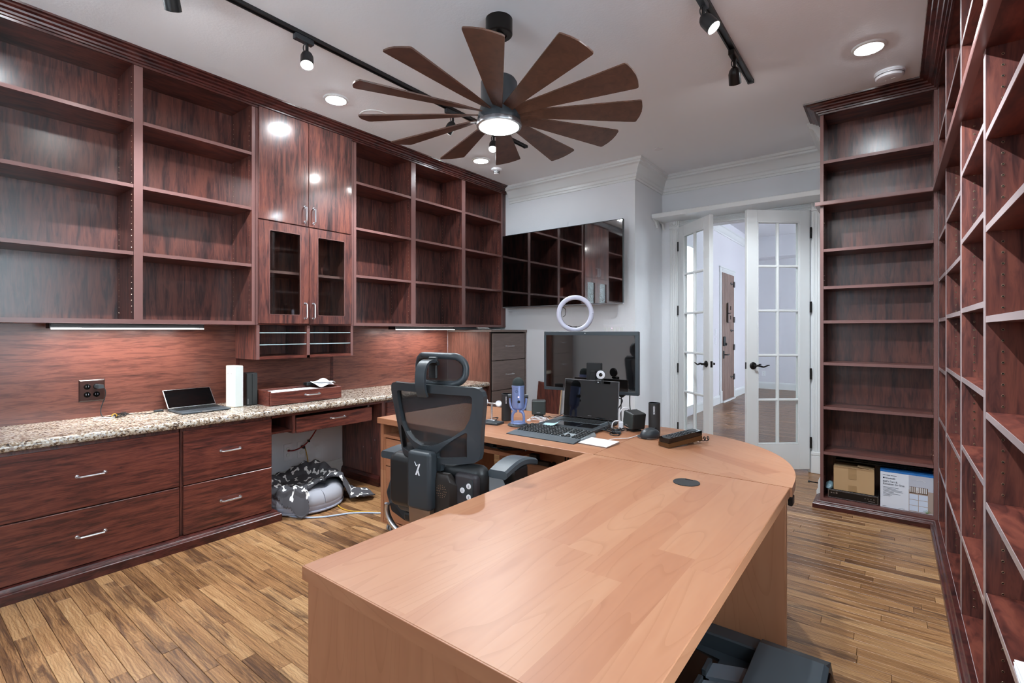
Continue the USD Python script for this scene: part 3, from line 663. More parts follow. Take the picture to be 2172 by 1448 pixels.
# ------------------------------------------------------------------ right-hand and back bookcases
RX, BY = .24, 4.30
RT = 2.93
G = 'tall open bookcases along the right wall'
bay('tall_bookcase', 'tall mahogany bookcase on the right wall next to the back corner', 'right', RX, 3.735, 4.298, .30, .028, RT, [2.575, 1.915, 1.645, 1.382, 1.065, .738, .405], .019, G, mah_edge_grey, .0042)
bay('tall_bookcase', 'second tall mahogany bookcase from the back corner on the right wall', 'right', RX, 2.955, 3.734, .30, .028, RT, [2.575, 1.934, 1.642, 1.392, 1.095, .727, .389], .019, G, mah_edge_grey, .0042)
bay('tall_bookcase', 'second nearest tall mahogany bookcase on the right wall', 'right', RX, 2.245, 2.954, .30, .028, RT, [2.575, 2.0, 1.703, 1.400, 1.099, .800, .400], .019, G, mah_edge_grey, .0042)
bay('tall_bookcase', 'nearest tall mahogany bookcase at the right picture edge, paper on its low shelf', 'right', RX, 1.50, 2.244, .30, .028, RT, [2.575, 1.945, 1.644, 1.349, 1.036, .742, .446], .019, G, mah_edge_grey, .0045)
bay('corner_bookcase', 'mahogany bookcase on the back wall beside the doors, boxes in its bottom', 'back', BY, -.425, .238, .30, .045, RT, [2.555, 1.905, 1.630, 1.378, 1.070, .745, .412], .021, None, mah_edge, .0028)
LED = [(-.002, 2.222), (.028, 2.222), (.030, 2.226), (.030, 2.250), (-.002, 2.250)]
PATH = [(-.425, 4.60), (-.425, BY), (RX, BY), (RX, YR + .5)]
struct('trim_6', molding(LED, PATH, side=-1), mah_edge, label='thin wooden ledge running round the bookcases at two thirds height')
for o, f_, a, b_ in (('back', BY, -.404, .217), ('right', RX, 3.754, 4.279), ('right', RX, 2.974, 3.715), ('right', RX, 2.264, 2.935), ('right', RX, 1.519, 2.225)):
    struct('trim_7', frame_of(o, f_)(a, b_, .0, .286, 2.223, 2.249), mah_x if o == 'back' else mah_y)
struct('trim_8', molding(wood_crown(0), PATH, side=-1), mah_trim, smooth=20, label='dark stepped wooden crown over the back and right bookcases')
struct('baseboard_bookcase', molding([(-.001, 0), (.045, 0), (.045, .030), (.041, .034), (.034, .036), (.030, .042), (.022, .046), (.018, .052), (-.001, .054)], PATH, side=-1), mah_trim, smooth=20, label='dark wooden plinth round the foot of the bookcases')

# ================================================================== CEILING FIXTURES
def downlight(x, y, label=None):
    d = thing('recessed_light', label or 'recessed ceiling downlight outside the picture', 'light', (x, y, CEIL - .012), 0, 'recessed ceiling downlights', local=True)
    part(d, 'trim_ring', lathe([(.066, .0115), (.066, .004), (.072, 0), (.084, .004), (.088, .0115)], 36), white_m, smooth=40)
    part(d, 'lens', lathe([(0, -.010), (.03, -.008), (.052, -.003), (.066, .006), (0, .006)], 36), can_e)
    return d
downlight(-3.178, 2.055, 'bright recessed downlight above the tall mahogany door cabinet')
downlight(-3.19, 3.652, 'bright recessed downlight near the far left corner, beside the small white ceiling sensor')
downlight(-.11, 3.59, 'bright recessed downlight on the right beside the round smoke detector')
for x, y, lb in ((-3.178, .45, 'recessed downlight beyond the upper left picture corner'), (-.11, 2.05, 'recessed downlight above the right aisle, beyond the top picture edge'), (-.11, .45, 'recessed downlight nearly overhead of the camera')):
    downlight(x, y, lb)

def track(name_lb, x, y0, y1):
    t = thing('track_rail', name_lb, 'track lighting', (x, (y0 + y1) / 2, CEIL - .022))
    part(t, 'rail', [box(x - .018, y0, CEIL - .020, x - .010, y1, CEIL), box(x + .010, y0, CEIL - .020, x + .018, y1, CEIL), box(x - .012, y0, CEIL - .010, x + .012, y1, CEIL)], black_m)
    part(t, 'end_cap', box(x - .020, y1, CEIL - .022, x + .020, y1 + .02, CEIL, .002), black_m)
    return t
track('long black ceiling track on the left, passing behind the fan', -2.62, -.6, 3.60)
track('short black ceiling track on the right of the fan', -.748, .6, 3.57)
def spot(x, y, aim, label, m=black_m, glow=True):
    s_ = thing('track_spotlight', label, 'spotlight', (x, y, CEIL - .16), 0, 'track spotlights')
    part(s_, 'adapter', box(x - .017, y - .055, CEIL - .052, x + .017, y + .055, CEIL - .021, .003), charcoal if m is black_m else m)
    z = CEIL - .052
    part(s_, 'stem', [cyl((x, y + .02, z), (x, y + .02, z - .045), .0085, 14), tube([(x, y + .01, z), (x - .012, y + .005, z - .02), (x - .008, y + .01, z - .045), (x, y + .02, z - .055)], .003, 6)], m)
    a = np.array(aim, float); a /= np.linalg.norm(a)
    p = np.array((x, y + .02, z - .055))
    prof = [(0, -.012), (.016, -.008), (.028, .006), (.034, .024), (.035, .085), (.033, .0852), (.031, .078), (0, .078)]
    part(s_, 'head', lathe(prof, 28, p, a), m, smooth=35)
    part(s_, 'lens', lathe([(0, .0), (.031, .0)], 24, p + a * .0795, a), spot_e if glow else dark_hole)
    L = UsdLux.SphereLight.Define(stage, s_ + '/lamp')
    q = p + a * .10 - np.array((x, y, CEIL - .16))
    zx = -a; xx = np.cross((0, 1, 0), zx); xx /= np.linalg.norm(xx); yx = np.cross(zx, xx)
    L.AddTransformOp().Set(Gf.Matrix4d(*xx, 0, *yx, 0, *zx, 0, *q, 1))
    L.CreateRadiusAttr(.022); L.CreateIntensityAttr(BEAM); L.CreateColorAttr(Gf.Vec3f(*LAMP))
    sh_ = UsdLux.ShapingAPI.Apply(L.GetPrim()); sh_.CreateShapingConeAngleAttr(38.0); sh_.CreateShapingConeSoftnessAttr(.6)
spot(-2.62, .82, (-.55, .35, -.72), 'track spotlight cut off by the top picture edge')
spot(-2.62, 1.49, (.32, -.18, -.93), 'track spotlight between downlight and top edge, left of the fan blades')
spot(-2.62, 2.66, (-.55, -.15, -.82), 'track spotlight half hidden behind the left fan blades')
spot(-2.62, 3.14, (.25, -.45, -.86), 'track spotlight seen just below the glowing fan lamp')
spot(-.748, 2.52, (.55, .02, -.75), 'glowing track spotlight on the right track at the top picture edge')
spot(-.748, 3.13, (-.1, .62, -.76), 'coppery brown track spotlight turned away near the end of the right track', bronze)

spot(-.748, 1.95, (.72, .35, -.60), 'track spotlight on the right track, above the picture, aimed at the near shelves')
spot(-.748, 1.10, (.55, .62, -.56), 'track spotlight on the right track, above the picture, aimed at the far shelves')
FX, FY = -1.675, 2.065
fan = thing('ceiling_fan', 'large ceiling fan with twelve walnut blades and a glowing round lamp', 'ceiling fan', (FX, FY, 2.38))
part(fan, 'canopy', lathe([(0, -.085), (.024, -.085), (.026, -.078), (.040, -.078), (.043, -.085), (.066, -.085), (.072, -.079), (.072, 0), (0, 0)], 40, (FX, FY, CEIL)), bronze, smooth=40)
part(fan, 'downrod', [cyl((FX, FY, 2.60), (FX, FY, 2.90), .0135, 20), cyl((FX, FY, 2.62), (FX, FY, 2.665), .03, 24)], bronze, smooth=40)
part(fan, 'motor_housing', lathe([(0, 0), (.112, 0), (.116, .02), (.108, .06), (.098, .09), (.098, .215), (.088, .232), (.030, .236), (0, .236)], 48, (FX, FY, 2.413)), charcoal, smooth=40)
part(fan, 'lamp_ring', lathe([(.104, .0), (.120, .002), (.122, .012), (.118, .026), (.100, .028), (.1, .006)], 48, (FX, FY, 2.392)), silver, smooth=40)
part(fan, 'lamp', lathe([(0, .0), (.06, .001), (.100, .006), (.117, .016), (.118, .022), (0, .022)], 48, (FX, FY, 2.382)), fan_e, smooth=60)
for k in range(12):
    outl = [(.085, -.026), (.20, -.036), (.40, -.055), (.60, -.074), (.728, -.086), (.737, -.085), (.742, -.079), (.752, -.040), (.756, 0), (.752, .040), (.742, .079), (.737, .085), (.728, .086), (.60, .074), (.40, .055), (.20, .036), (.085, .026)]
    b_ = prism(outl, .007, -.0035)
    b_ = b_.subdivide_to_size(.12)
    v = b_.vertices.copy(); tw = np.radians(-(13.0 + 22 * np.clip((.30 - v[:, 0]) / .25, 0, 1) ** 2))
    yy, zz = v[:, 1].copy(), v[:, 2].copy()
    v[:, 1] = yy * np.cos(tw) - zz * np.sin(tw); v[:, 2] = yy * np.sin(tw) + zz * np.cos(tw)
    b_ = trimesh.Trimesh(v, b_.faces, process=False)
    b_ = R(b_, 30 * k + 4.2, (0, 0, 1)); b_ = T(b_, FX, FY, 2.462)
    bp = part(fan, 'blade', b_, fan_wood)

sd = thing('smoke_detector', 'round white smoke detector by the wooden crown on the right', 'smoke detector', (-.015, 4.02, CEIL - .045), local=True)
part(sd, 'base', lathe([(0, .045), (.082, .045), (.084, .036), (.08, .030), (0, .030)], 40), white_plastic, smooth=40)
part(sd, 'cover', lathe([(0, .0), (.05, .001), (.070, .006), (.077, .016), (.077, .030), (0, .030)], 40), white_plastic, smooth=40)
part(sd, 'vent', lathe([(.077, .018), (.0785, .019), (.0785, .024), (.077, .025)], 40), silver)
part(sd, 'test_button', [lathe([(0, -.003), (.011, -.002), (.012, .002)], 20, (.02, 0, 0)), lathe([(0, -.003), (.004, -.002), (.005, .002)], 12, (-.02, .01, 0))], white_m)
s2 = thing('ceiling_sensor', 'small white ceiling sensor with dark slots near the far left corner', 'sensor', (-3.235, 3.945, CEIL - .055), local=True)
part(s2, 'base', lathe([(0, .055), (.056, .055), (.054, .04), (.044, .032), (0, .032)], 32), white_plastic, smooth=40)
part(s2, 'cage', lathe([(0, 0), (.022, 0), (.027, .004), (.030, .034), (.026, .034), (.024, .008), (0, .006)], 24), white_plastic, smooth=40)
for k in range(8):
    a = k * PI / 4 + .2
    for z0 in (.008, .021):
        part(s2, 'slot', R(box(.0265, -.008, z0, .0305, .008, z0 + .008), math.degrees(a), (0, 0, 1)), dark_hole)
sp = thing('sprinkler_cap', 'small flat white sprinkler cap on the ceiling before the doors', 'sprinkler', (-1.70, 4.41, CEIL - .008), local=True)
part(sp, 'cover_plate', lathe([(0, 0), (.038, 0), (.040, .002), (.040, .004), (0, .004)], 32), white_plastic); part(sp, 'cup', lathe([(0, .004), (.030, .004), (.030, .008), (0, .008)], 24), silver)
cs_ = thing('ceiling_speaker', 'round flush ceiling speaker grille behind the left fan blade tip', 'speaker', (-3.188, 2.40, CEIL - .006), local=True)
part(cs_, 'rim', lathe([(.098, .006), (.098, .001), (.104, 0), (.112, .002), (.114, .006)], 40), white_m, smooth=40); part(cs_, 'grille', lathe([(0, .002), (.098, .002), (.098, .006), (0, .006)], 40), ceil_m)

# under-cabinet strip lights
def strip(y0, y1, lb):
    s_ = thing('strip_light', lb, 'light', (-3.75, (y0 + y1) / 2, 1.312))
    part(s_, 'housing', [box(-3.80, y0, 1.330, -3.70, y1, 1.3445, .002), box(-3.80, y0, 1.318, -3.793, y1, 1.330), box(-3.707, y0, 1.318, -3.70, y1, 1.330), box(-3.80, y0 - .004, 1.316, -3.70, y0, 1.3445), box(-3.80, y1, 1.316, -3.70, y1 + .004, 1.3445)], black_m)
    n = max(4, int(round((y1 - y0) / .19)))
    for k in range(4):
        yc = y0 + (y1 - y0) * (k + .5) / 4
        part(s_, 'lens', box(-3.786, yc - .055, 1.3255, -3.714, yc + .055, 1.3300), uc_e)
    part(s_, 'front_diffuser', box(-3.700, y0, 1.310, -3.690, y1, 1.319, .001), uc_line)
strip(.617, 1.385, 'slim under-cabinet strip light above the outlet and laptop')
strip(3.02, 3.80, 'slim under-cabinet strip light behind the office chair')

# ================================================================== DESK
DT = .742
dk = thing('office_desk', 'large maple desk in front with a black cable grommet', 'desk', (-.70, 1.3, 0))
part(dk, 'desktop', box(-1.115, .632, .708, -.29, 2.0015, DT, .0018), maple_y)
part(dk, 'seam_strip', box(-1.07, 2.0017, .709, -.36, 2.0050, DT - .0025), dark_hole)
part(dk, 'front_edge', box(-1.1155, .6300, .709, -.2895, .6335, DT - .001, .0006), maple_x)
part(dk, 'end_panel', box(-1.106, .640, .0, -.298, .672, .708, .0015), maple_z)
part(dk, 'end_panel', box(-1.106, 1.955, .0, -.296, 1.985, .708, .0015), maple_z)
part(dk, 'modesty_panel', box(-1.02, .672, .30, -1.0, 1.955, .708), maple_y)
g_ = part(dk, 'grommet', put(prism(Point(0, 0).buffer(.047, 24).difference(affinity.translate(Polygon([(-.014, -.012), (.014, -.012), (.014, .02), (-.014, .02)]), 0, .04)), .003), (-.602, 1.838, DT - .0005), (1, 0, 0), (0, 1, 0), (0, 0, 1)), black_m)
part(g_, 'slot', put(prism([(-.014, .028), (.014, .028), (.012, .046), (-.012, .046)], .001), (-.602, 1.838, DT), (1, 0, 0), (0, 1, 0), (0, 0, 1)), dark_hole)

ce = thing('curved_desk_end', 'rounded maple desk extension with diagonal grain joining both desks', 'desk', (-.75, 2.35, 0))
pts = [(-1.074, 2.006)]
for k in range(33):
    a = PI / 2 * k / 32; n = 2.25
    pts.append((-1.074 + .789 * math.cos(a) ** (2 / n), 2.006 + .816 * math.sin(a) ** (2 / n)))
pts[1] = (-.283, 2.006)
part(ce, 'top', prism(Polygon(pts).buffer(-.002).buffer(.002), .034, .708), maple_d, smooth=30)
part(ce, 'support_post', [cyl((-.62, 2.42, .02), (-.62, 2.42, .708), .035, 24), cyl((-.62, 2.42, 0), (-.62, 2.42, .02), .17, 32)], black_m, smooth=40)
part(ce, 'corner_bracket', box(-.297, 2.005, .675, -.282, 2.05, .7075, .003), bronze)

rt = thing('desk_return', 'maple return desk under the laptop with an open cable shelf', 'desk', (-1.86, 2.41, 0))
part(rt, 'desktop', box(-2.642, 2.005, .706, -1.077, 2.822, DT, .0018), maple_x)
part(rt, 'back_panel', box(-2.18, 2.690, .06, -1.09, 2.712, .706), maple_x)
part(rt, 'side_panel', box(-1.115, 2.02, 0, -1.086, 2.69, .706), maple_z)
sf = part(rt, 'cable_shelf', box(-2.18, 2.20, .590, -1.665, 2.66, .612, .0015), maple_x)
part(rt, 'shelf_bracket', [box(-1.672, 2.30, .612, -1.665, 2.34, .706), box(-1.69, 2.30, .700, -1.63, 2.34, .706), box(-2.17, 2.30, .612, -2.163, 2.34, .706)], silver)
part(rt, 'cable_box', [box(-1.66, 2.28, .655, -1.42, 2.42, .706, .004)], black_m)
part(rt, 'cable_grommet', [put(prism([(-.02, -.028), (.018, -.03), (.026, -.01), (.020, .012), (.028, .026), (.006, .03), (-.006, .022), (-.026, .014), (-.02, 0)], .003), (-1.735, 2.689, .43), (1, 0, 0), (0, 0, 1), (0, -1, 0))], dark_hole)

pe = thing('mobile_pedestal', 'maple rolling drawer pedestal with open top slot behind the chair', 'cabinet', (-2.42, 2.30, 0))
PX0, PX1, PY0, PY1 = -2.638, -2.20, 2.03, 2.66
part(pe, 'side_panel', box(PX0, PY0, .062, PX0 + .030, PY1, .7045, .0015), maple_z); part(pe, 'side_panel', box(PX1 - .03, PY0, .062, PX1, PY1, .7045, .0015), maple_z)
part(pe, 'back_panel', box(PX0 + .03, PY1 - .02, .062, PX1 - .03, PY1, .7045), maple_z)
part(pe, 'slot_shelf', box(PX0 + .03, PY0 + .002, .616, PX1 - .03, PY1 - .02, .634, .001), maple_x)
part(pe, 'inner_frame', box(PX0 + .03, PY0 + .004, .075, PX0 + .048, PY1 - .02, .616, .001), maple_z)
part(pe, 'bottom_panel', box(PX0 + .03, PY0 + .002, .062, PX1 - .03, PY1 - .02, .084, .001), maple_x)
for z0, z1 in ((.090, .430), (.436, .608)):
    d_ = part(pe, 'drawer', box(PX0 + .049, PY0 + .004, z0, PX1 - .032, PY0 + .024, z1, .0015), maple_x)
    zz = z1 - .06
    part(d_, 'handle', hull(box(-2.48, PY0 - .028, zz - .007, -2.33, PY0 - .024, zz + .007), box(-2.47, PY0 + .004, zz - .006, -2.34, PY0 + .005, zz + .006)), silver)
for x_, y_ in ((PX0 + .05, PY0 + .05), (PX1 - .05, PY0 + .05), (PX0 + .05, PY1 - .06), (PX1 - .05, PY1 - .06)):
    part(pe, 'caster', [cyl((x_ - .006, y_, .025), (x_ - .022, y_, .025), .025, 18), cyl((x_ + .006, y_, .025), (x_ + .022, y_, .025), .025, 18), cyl((x_, y_, .02), (x_, y_, .062), .007, 10), hull(cyl((x_ - .012, y_ - .01, .046), (x_ + .012, y_ - .01, .046), .012, 10), box(x_ - .012, y_ - .02, .048, x_ + .012, y_ + .02, .06))], plain('caster_grey', (150, 156, 162), .4) if x_ < -2.5 and y_ < 2.2 else black_m)

# ================================================================== OFFICE CHAIR
CA = 6.4
ch = thing('office_chair', 'black ergonomic mesh office chair with headrest and lumbar massage pad', 'office chair', (-1.50, 1.41, 0), CA, local=True)
def wy(x, z):                     # the back leans and its middle bows towards the camera
    x, z = np.asarray(x, float), np.asarray(z, float)
    return .04 * (1.07 - z) / .27 - .065 * np.clip(1 - (x / .21) ** 2, 0, 1) * np.clip((1.02 - z) / .16, 0, 1) + .03 * (np.abs(x) / .25) ** 3
def back_shape(poly, t, y0, size=.03):
    m = trimesh.creation.extrude_polygon(poly, t).subdivide_to_size(size)
    v = m.vertices; q = np.stack([v[:, 0], y0 - v[:, 2] + wy(v[:, 0], v[:, 1]), v[:, 1]], 1)
    return trimesh.Trimesh(q, m.faces, process=False)
half = [(.205, 1.080), (.226, 1.076), (.241, 1.064), (.246, 1.045), (.241, 1.0), (.232, .95), (.224, .90), (.217, .85), (.213, .815), (.206, .790), (.188, .776), (.12, .770), (.07, .770), (.066, .74)]
outer = Polygon(half + [(-x, z) for x, z in reversed(half)]).buffer(.004).buffer(-.004)
up = [(.200, 1.046), (.196, 1.0), (.186, .955), (.166, .915), (.12, .880), (.06, .850), (.02, .838)]
upw = Polygon(up + [(-x, z) for x, z in reversed(up)]).buffer(-.012).buffer(.012)
lw = Polygon([(.176, .905), (.170, .800), (.056, .792), (.058, .815), (.085, .840), (.13, .875)]).buffer(-.006).buffer(.006)
lw2 = affinity.scale(lw, -1, 1, origin=(0, 0))
part(ch, 'back_frame', back_shape(outer.difference(upw).difference(lw).difference(lw2), .026, .012), charcoal, smooth=40)
part(ch, 'top_rail', tube([(x, .012 + float(wy(x, 1.066)), 1.068) for x in np.linspace(-.228, .228, 13)], .012, 10), charcoal, smooth=60)
part(ch, 'back_mesh', [back_shape(upw.buffer(.006), .003, .006), back_shape(lw.buffer(.006), .003, .006), back_shape(lw2.buffer(.006), .003, .006)], mesh_m, smooth=60)
part(ch, 'spine', rbox(-.062, -.085, .590, .062, -.03, .822, .018), charcoal, smooth=40)
part(ch, 'spine_logo', [tube([(-.014, -.0865, .782), (-.004, -.0865, .766), (.003, -.0865, .772)], .0016, 6, smooth=False), hull(box(-.010, -.0868, .730, -.004, -.0855, .733), box(.008, -.0868, .772, .014, -.0855, .776)), hull(box(.006, -.0868, .730, .012, -.0855, .733), box(-.002, -.0868, .750, .003, -.0855, .754))], white_plastic)
part(ch, 'back_lever', hull(box(-.048, -.07, .44, .048, -.045, .46), box(-.055, -.075, .575, .055, -.045, .595)), plain('brushed_bracket', (150, 128, 112), .38, .8))
hr = Polygon([(-.142, 1.066), (.142, 1.066), (.142, 1.207), (-.142, 1.207)]).buffer(-.064).buffer(.064, 12)
def head_shape(poly, t, y0):
    m = trimesh.creation.extrude_polygon(poly, t).subdivide_to_size(.03)
    v = m.vertices; q = np.stack([v[:, 0], y0 - v[:, 2] + .05 * (v[:, 0] / .14) ** 2 + .10 * (v[:, 1] - 1.14) ** 2 * 10, v[:, 1]], 1)
    return trimesh.Trimesh(q, m.faces, process=False)
HSX = -.028
ringpts = np.array(hr.buffer(-.012).exterior.coords)
part(ch, 'headrest_frame', tube([(x + HSX, .055 + .05 * (x / .14) ** 2 + (z - 1.14) ** 2, z) for x, z in ringpts], .0145, 10, smooth=False), charcoal, smooth=60)
part(ch, 'headrest_mesh', T(head_shape(hr.buffer(-.02), .004, .062), HSX), mesh_m, smooth=60)
def strap(pts, w, t):
    p = np.array(pts, float); tt = np.linspace(0, 1, len(p)); q = CubicSpline(tt, p)(np.linspace(0, 1, 24))
    d = np.gradient(q, axis=0); d /= np.linalg.norm(d, axis=1, keepdims=True); nn = np.stack([-d[:, 1], d[:, 0]], 1)
    pol = Polygon(np.vstack([q + nn * t / 2, (q - nn * t / 2)[::-1]]))
    return put(prism(pol, w), (-w / 2, 0, 0), (0, 1, 0), (0, 0, 1), (1, 0, 0))
part(ch, 'headrest_bracket', strap([(-.020, 1.032), (-.034, 1.07), (-.036, 1.12), (-.020, 1.162), (.012, 1.176), (.040, 1.170)], .050, .011).apply_translation((HSX, 0, 0)), charcoal, smooth=40)
part(ch, 'headrest_hinge', [T(cyl((-.03, .040, 1.166), (.03, .040, 1.166), .010, 12), HSX), T(box(-.022, .036, 1.10, .022, .05, 1.192, .004), HSX)], black_m)
for x_ in (-.012, .012): part(ch, 'bracket_screw', lathe([(0, .004), (.004, .003), (.0045, 0)], 12, (x_ + HSX, -.0265, 1.044), (0, -1, .1)), silver)
part(ch, 'lumbar_pad', rbox(-.252, -.002, .540, .252, .075, .772, .037, 5), black_m, smooth=60)
part(ch, 'lumbar_cover', rbox(.130, -.024, .606, .238, .02, .745, .018), plain('lumbar_grey', (48, 44, 48), .5), smooth=60)
part(ch, 'massage_unit', hull(rbox(-.05, -.05, .575, .135, -.02, .715, .008), rbox(-.05, -.03, .565, .150, .0, .70, .008), rbox(-.05, -.045, .70, .118, -.015, .738, .006)), plain('massage_brown_black', (36, 30, 27), .45), smooth=40)
vent = [lathe([(0, .0012), (.0016, .0008), (.002, 0)], 6, (.092 + r_ * math.cos(a), -.0505, .672 + r_ * math.sin(a)), (0, -1, 0)) for r_, n_ in ((.010, 6), (.017, 10), (.024, 14)) for a in np.arange(n_) * 2 * PI / n_]
part(ch, 'vent_holes', vent, plain('vent_tan', (120, 92, 70), .6), kind='stuff')
bpn = part(ch, 'button_panel', put(prism(Polygon([(-.030, 0), (.022, .038), (.022, -.038)]).buffer(.008), .004), (.196, -.0235, .684), (1, 0, 0), (0, 0, 1), (0, -1, 0)), charcoal)
for bx_, bz_ in ((.178, .684), (.208, .704), (.208, .662)):
    part(bpn, 'button', lathe([(0, .003), (.010, .0028), (.011, .0)], 18, (bx_, -.0275, bz_), (0, -1, 0)), white_plastic)
    part(bpn, 'button_mark', text('i', .009, (bx_ - .001, -.0308, bz_ - .0045), (1, 0, 0), (0, 0, 1), .0006, True), charcoal)
part(ch, 'lumbar_knob', sph((.198, -.026, .628), .013), black_gloss, smooth=60)
part(ch, 'seat', rbox(-.255, .04, .500, .255, .53, .588, .04, 4), charcoal, smooth=60)
part(ch, 'seat_pan', rbox(-.22, .06, .455, .22, .48, .505, .02), black_m)
for s in (-1, 1):
    def pd_(f, w): return np.array((s * (.292 - .05 * f), .045 + .345 * f, .752 + .018 * math.sin(f * PI) - .030 * f * f))
    secs = [pd_(f, 0) for f in np.linspace(0, 1, 9)]
    V = []
    for k, c in enumerate(secs):
        w = .046 * (1 - .25 * abs(k / 8 - .5) ** 3 * 8 * .3); 
        for dx, dz in ((-1, .0), (-.8, .008), (.8, .008), (1, .0), (1, -.018), (.8, -.024), (-.8, -.024), (-1, -.018)): V.append((c[0] + dx * w, c[1], c[2] + dz))
    F = []
    for k in range(8):
        for a in range(8):
            b_ = (a + 1) % 8; F += [[k * 8 + a, k * 8 + b_, (k + 1) * 8 + b_], [k * 8 + a, (k + 1) * 8 + b_, (k + 1) * 8 + a]]
    F += [[0, a + 1, a] for a in range(1, 7)] + [[64, 64 + a, 64 + a + 1] for a in range(1, 7)]
    m = trimesh.Trimesh(np.array(V), np.array(F), process=False); trimesh.repair.fix_normals(m)
    part(ch, 'armrest', m, slate, smooth=35)
    part(ch, 'arm_support', hull(rbox(s * .27 - .035, .15, .70, s * .27 + .035, .27, .735, .012), rbox(s * .285 - .02, .18, .60, s * .285 + .02, .27, .63, .01)), black_m, smooth=40)
    part(ch, 'arm_post', [hull(rbox(s * .285 - .02, .18, .50, s * .285 + .02, .27, .63, .01), rbox(s * .25 - .03, .2, .465, s * .25 + .03, .30, .50, .01))], black_m, smooth=40)
part(ch, 'side_pad', hull(sph((-.305, .12, .66), .018), sph((-.345, .12, .55), .022), sph((-.34, .14, .47), .02), sph((-.26, .13, .45), .02), sph((-.27, .13, .64), .018)), plain('dark_pad', (28, 34, 40), .7), smooth=60)
part(ch, 'side_tube', tube([(-.352, .10, .50), (-.352, .10, .46), (-.31, .10, .405), (-.26, .10, .385)], .013, 10), chrome, smooth=60)
part(ch, 'gas_lift', [cyl((0, .27, .10), (0, .27, .33), .03, 20), cyl((0, .27, .33), (0, .27, .46), .02, 20)], black_m, smooth=40)
part(ch, 'tilt_mechanism', rbox(-.09, .14, .41, .09, .40, .457, .012), black_m)
for k in range(5):
    a = k * 2 * PI / 5 + .3
    e = np.array((.32 * math.cos(a), .27 + .32 * math.sin(a)))
    part(ch, 'base_leg', hull(sph((0, .27, .12), .035), sph((e[0], e[1], .085), .018)), black_m, smooth=60)
    part(ch, 'caster', [cyl((e[0] - .022, e[1], .03), (e[0] - .005, e[1], .03), .03, 16), cyl((e[0] + .005, e[1], .03), (e[0] + .022, e[1], .03), .03, 16), cyl((e[0], e[1], .03), (e[0], e[1], .085), .008, 10)], black_m)

# ================================================================== PRINTER UNDER THE DESK
pr = thing('printer', 'black multifunction printer standing on the floor under the desk', 'printer', (-.45, 1.55, 0))
part(pr, 'body', [box(-.86, 1.22, .0, -.13, 1.86, .195, .006), hull(box(-.352, 1.22, .19, -.145, 1.855, .195), box(-.352, 1.22, .262, -.165, 1.80, .266), box(-.352, 1.80, .235, -.155, 1.86, .25)), box(-.86, 1.79, .19, -.352, 1.86, .248, .005)], charcoal)
part(pr, 'scanner_lid', hull(box(-.350, 1.20, .262, -.168, 1.805, .268), box(-.350, 1.20, .255, -.155, 1.81, .258)), slate)
part(pr, 'side_cover', hull(box(-.155, 1.22, .02, -.128, 1.815, .20), box(-.160, 1.22, .235, -.150, 1.80, .25)), black_gloss)
part(pr, 'paper_tray', hull(box(-.84, 1.24, .196, -.46, 1.74, .20), box(-.84, 1.24, .225, -.80, 1.74, .23)), black_gloss)
for y0, y1 in ((1.62, 1.70), (1.47, 1.60), (1.30, 1.44)):
    gd = part(pr, 'paper_guide', hull(box(-.47, y0, .197, -.354, y1, .206), box(-.354 - .02, y0, .22, -.354, y1, .228)), plain('printer_grey', (108, 116, 126), .4))
    part(gd, 'guide_lip', box(-.485, y0 + .005, .200, -.470, y1 - .005, .222, .002), charcoal)
    part(gd, 'guide_notch', box(-.44, y1 - .025, .2085, -.434, y1 - .01, .2125), dark_hole)

# ================================================================== TELEVISION, MONITOR, RING LIGHT
tv = thing('television', 'large flat television on the pale wall reflecting the dark shelves', 'television', (-2.80, 4.48, 1.56))
TX0, TX1, TZ0, TZ1, TYF = -3.548, -2.062, 1.562, 2.388, 4.44
part(tv, 'casing', [box(TX0, TYF + .004, TZ0 + .01, TX1, TYF + .03, TZ1, .003), box(TX0 + .3, TYF + .03, TZ0 + .08, TX1 - .3, TYF + .055, TZ1 - .25, .01)], black_m)
part(tv, 'screen', box(TX0 + .006, TYF, TZ0 + .016, TX1 - .006, TYF + .005, TZ1 - .006), tv_screen_m)
part(tv, 'bottom_lip', box(TX0, TYF - .002, TZ0, TX1, TYF + .02, TZ0 + .014, .002), silver)
part(tv, 'bezel', [box(TX0, TYF - .001, TZ0 + .012, TX0 + .006, TYF + .006, TZ1), box(TX1 - .006, TYF - .001, TZ0 + .012, TX1, TYF + .006, TZ1), box(TX0, TYF - .001, TZ1 - .006, TX1, TYF + .006, TZ1)], black_m)
part(tv, 'wall_mount', [box(-3.1, 4.495, 1.80, -2.5, YB, 2.10, .004)], black_m)
part(tv, 'badge', box(-2.83, TYF - .004, TZ0 - .006, -2.78, TYF + .006, TZ0 + .001), silver)
swp = thing('switch_plate', 'wide white five-gang switch plate above the monitor', 'light switch', (-2.225, YB, 1.25))
part(swp, 'plate', box(-2.338, YB - .006, 1.250, -2.115, YB, 1.366, .002), white_plastic)
for k in range(5):
    xk = -2.316 + k * .0447
    part(swp, 'rocker', box(xk - .016, YB - .010, 1.274, xk + .016, YB - .006, 1.342, .002), white_m)
part(swp, 'led', box(-2.246, YB - .0112, 1.326, -2.240, YB - .0100, 1.332), led_e)

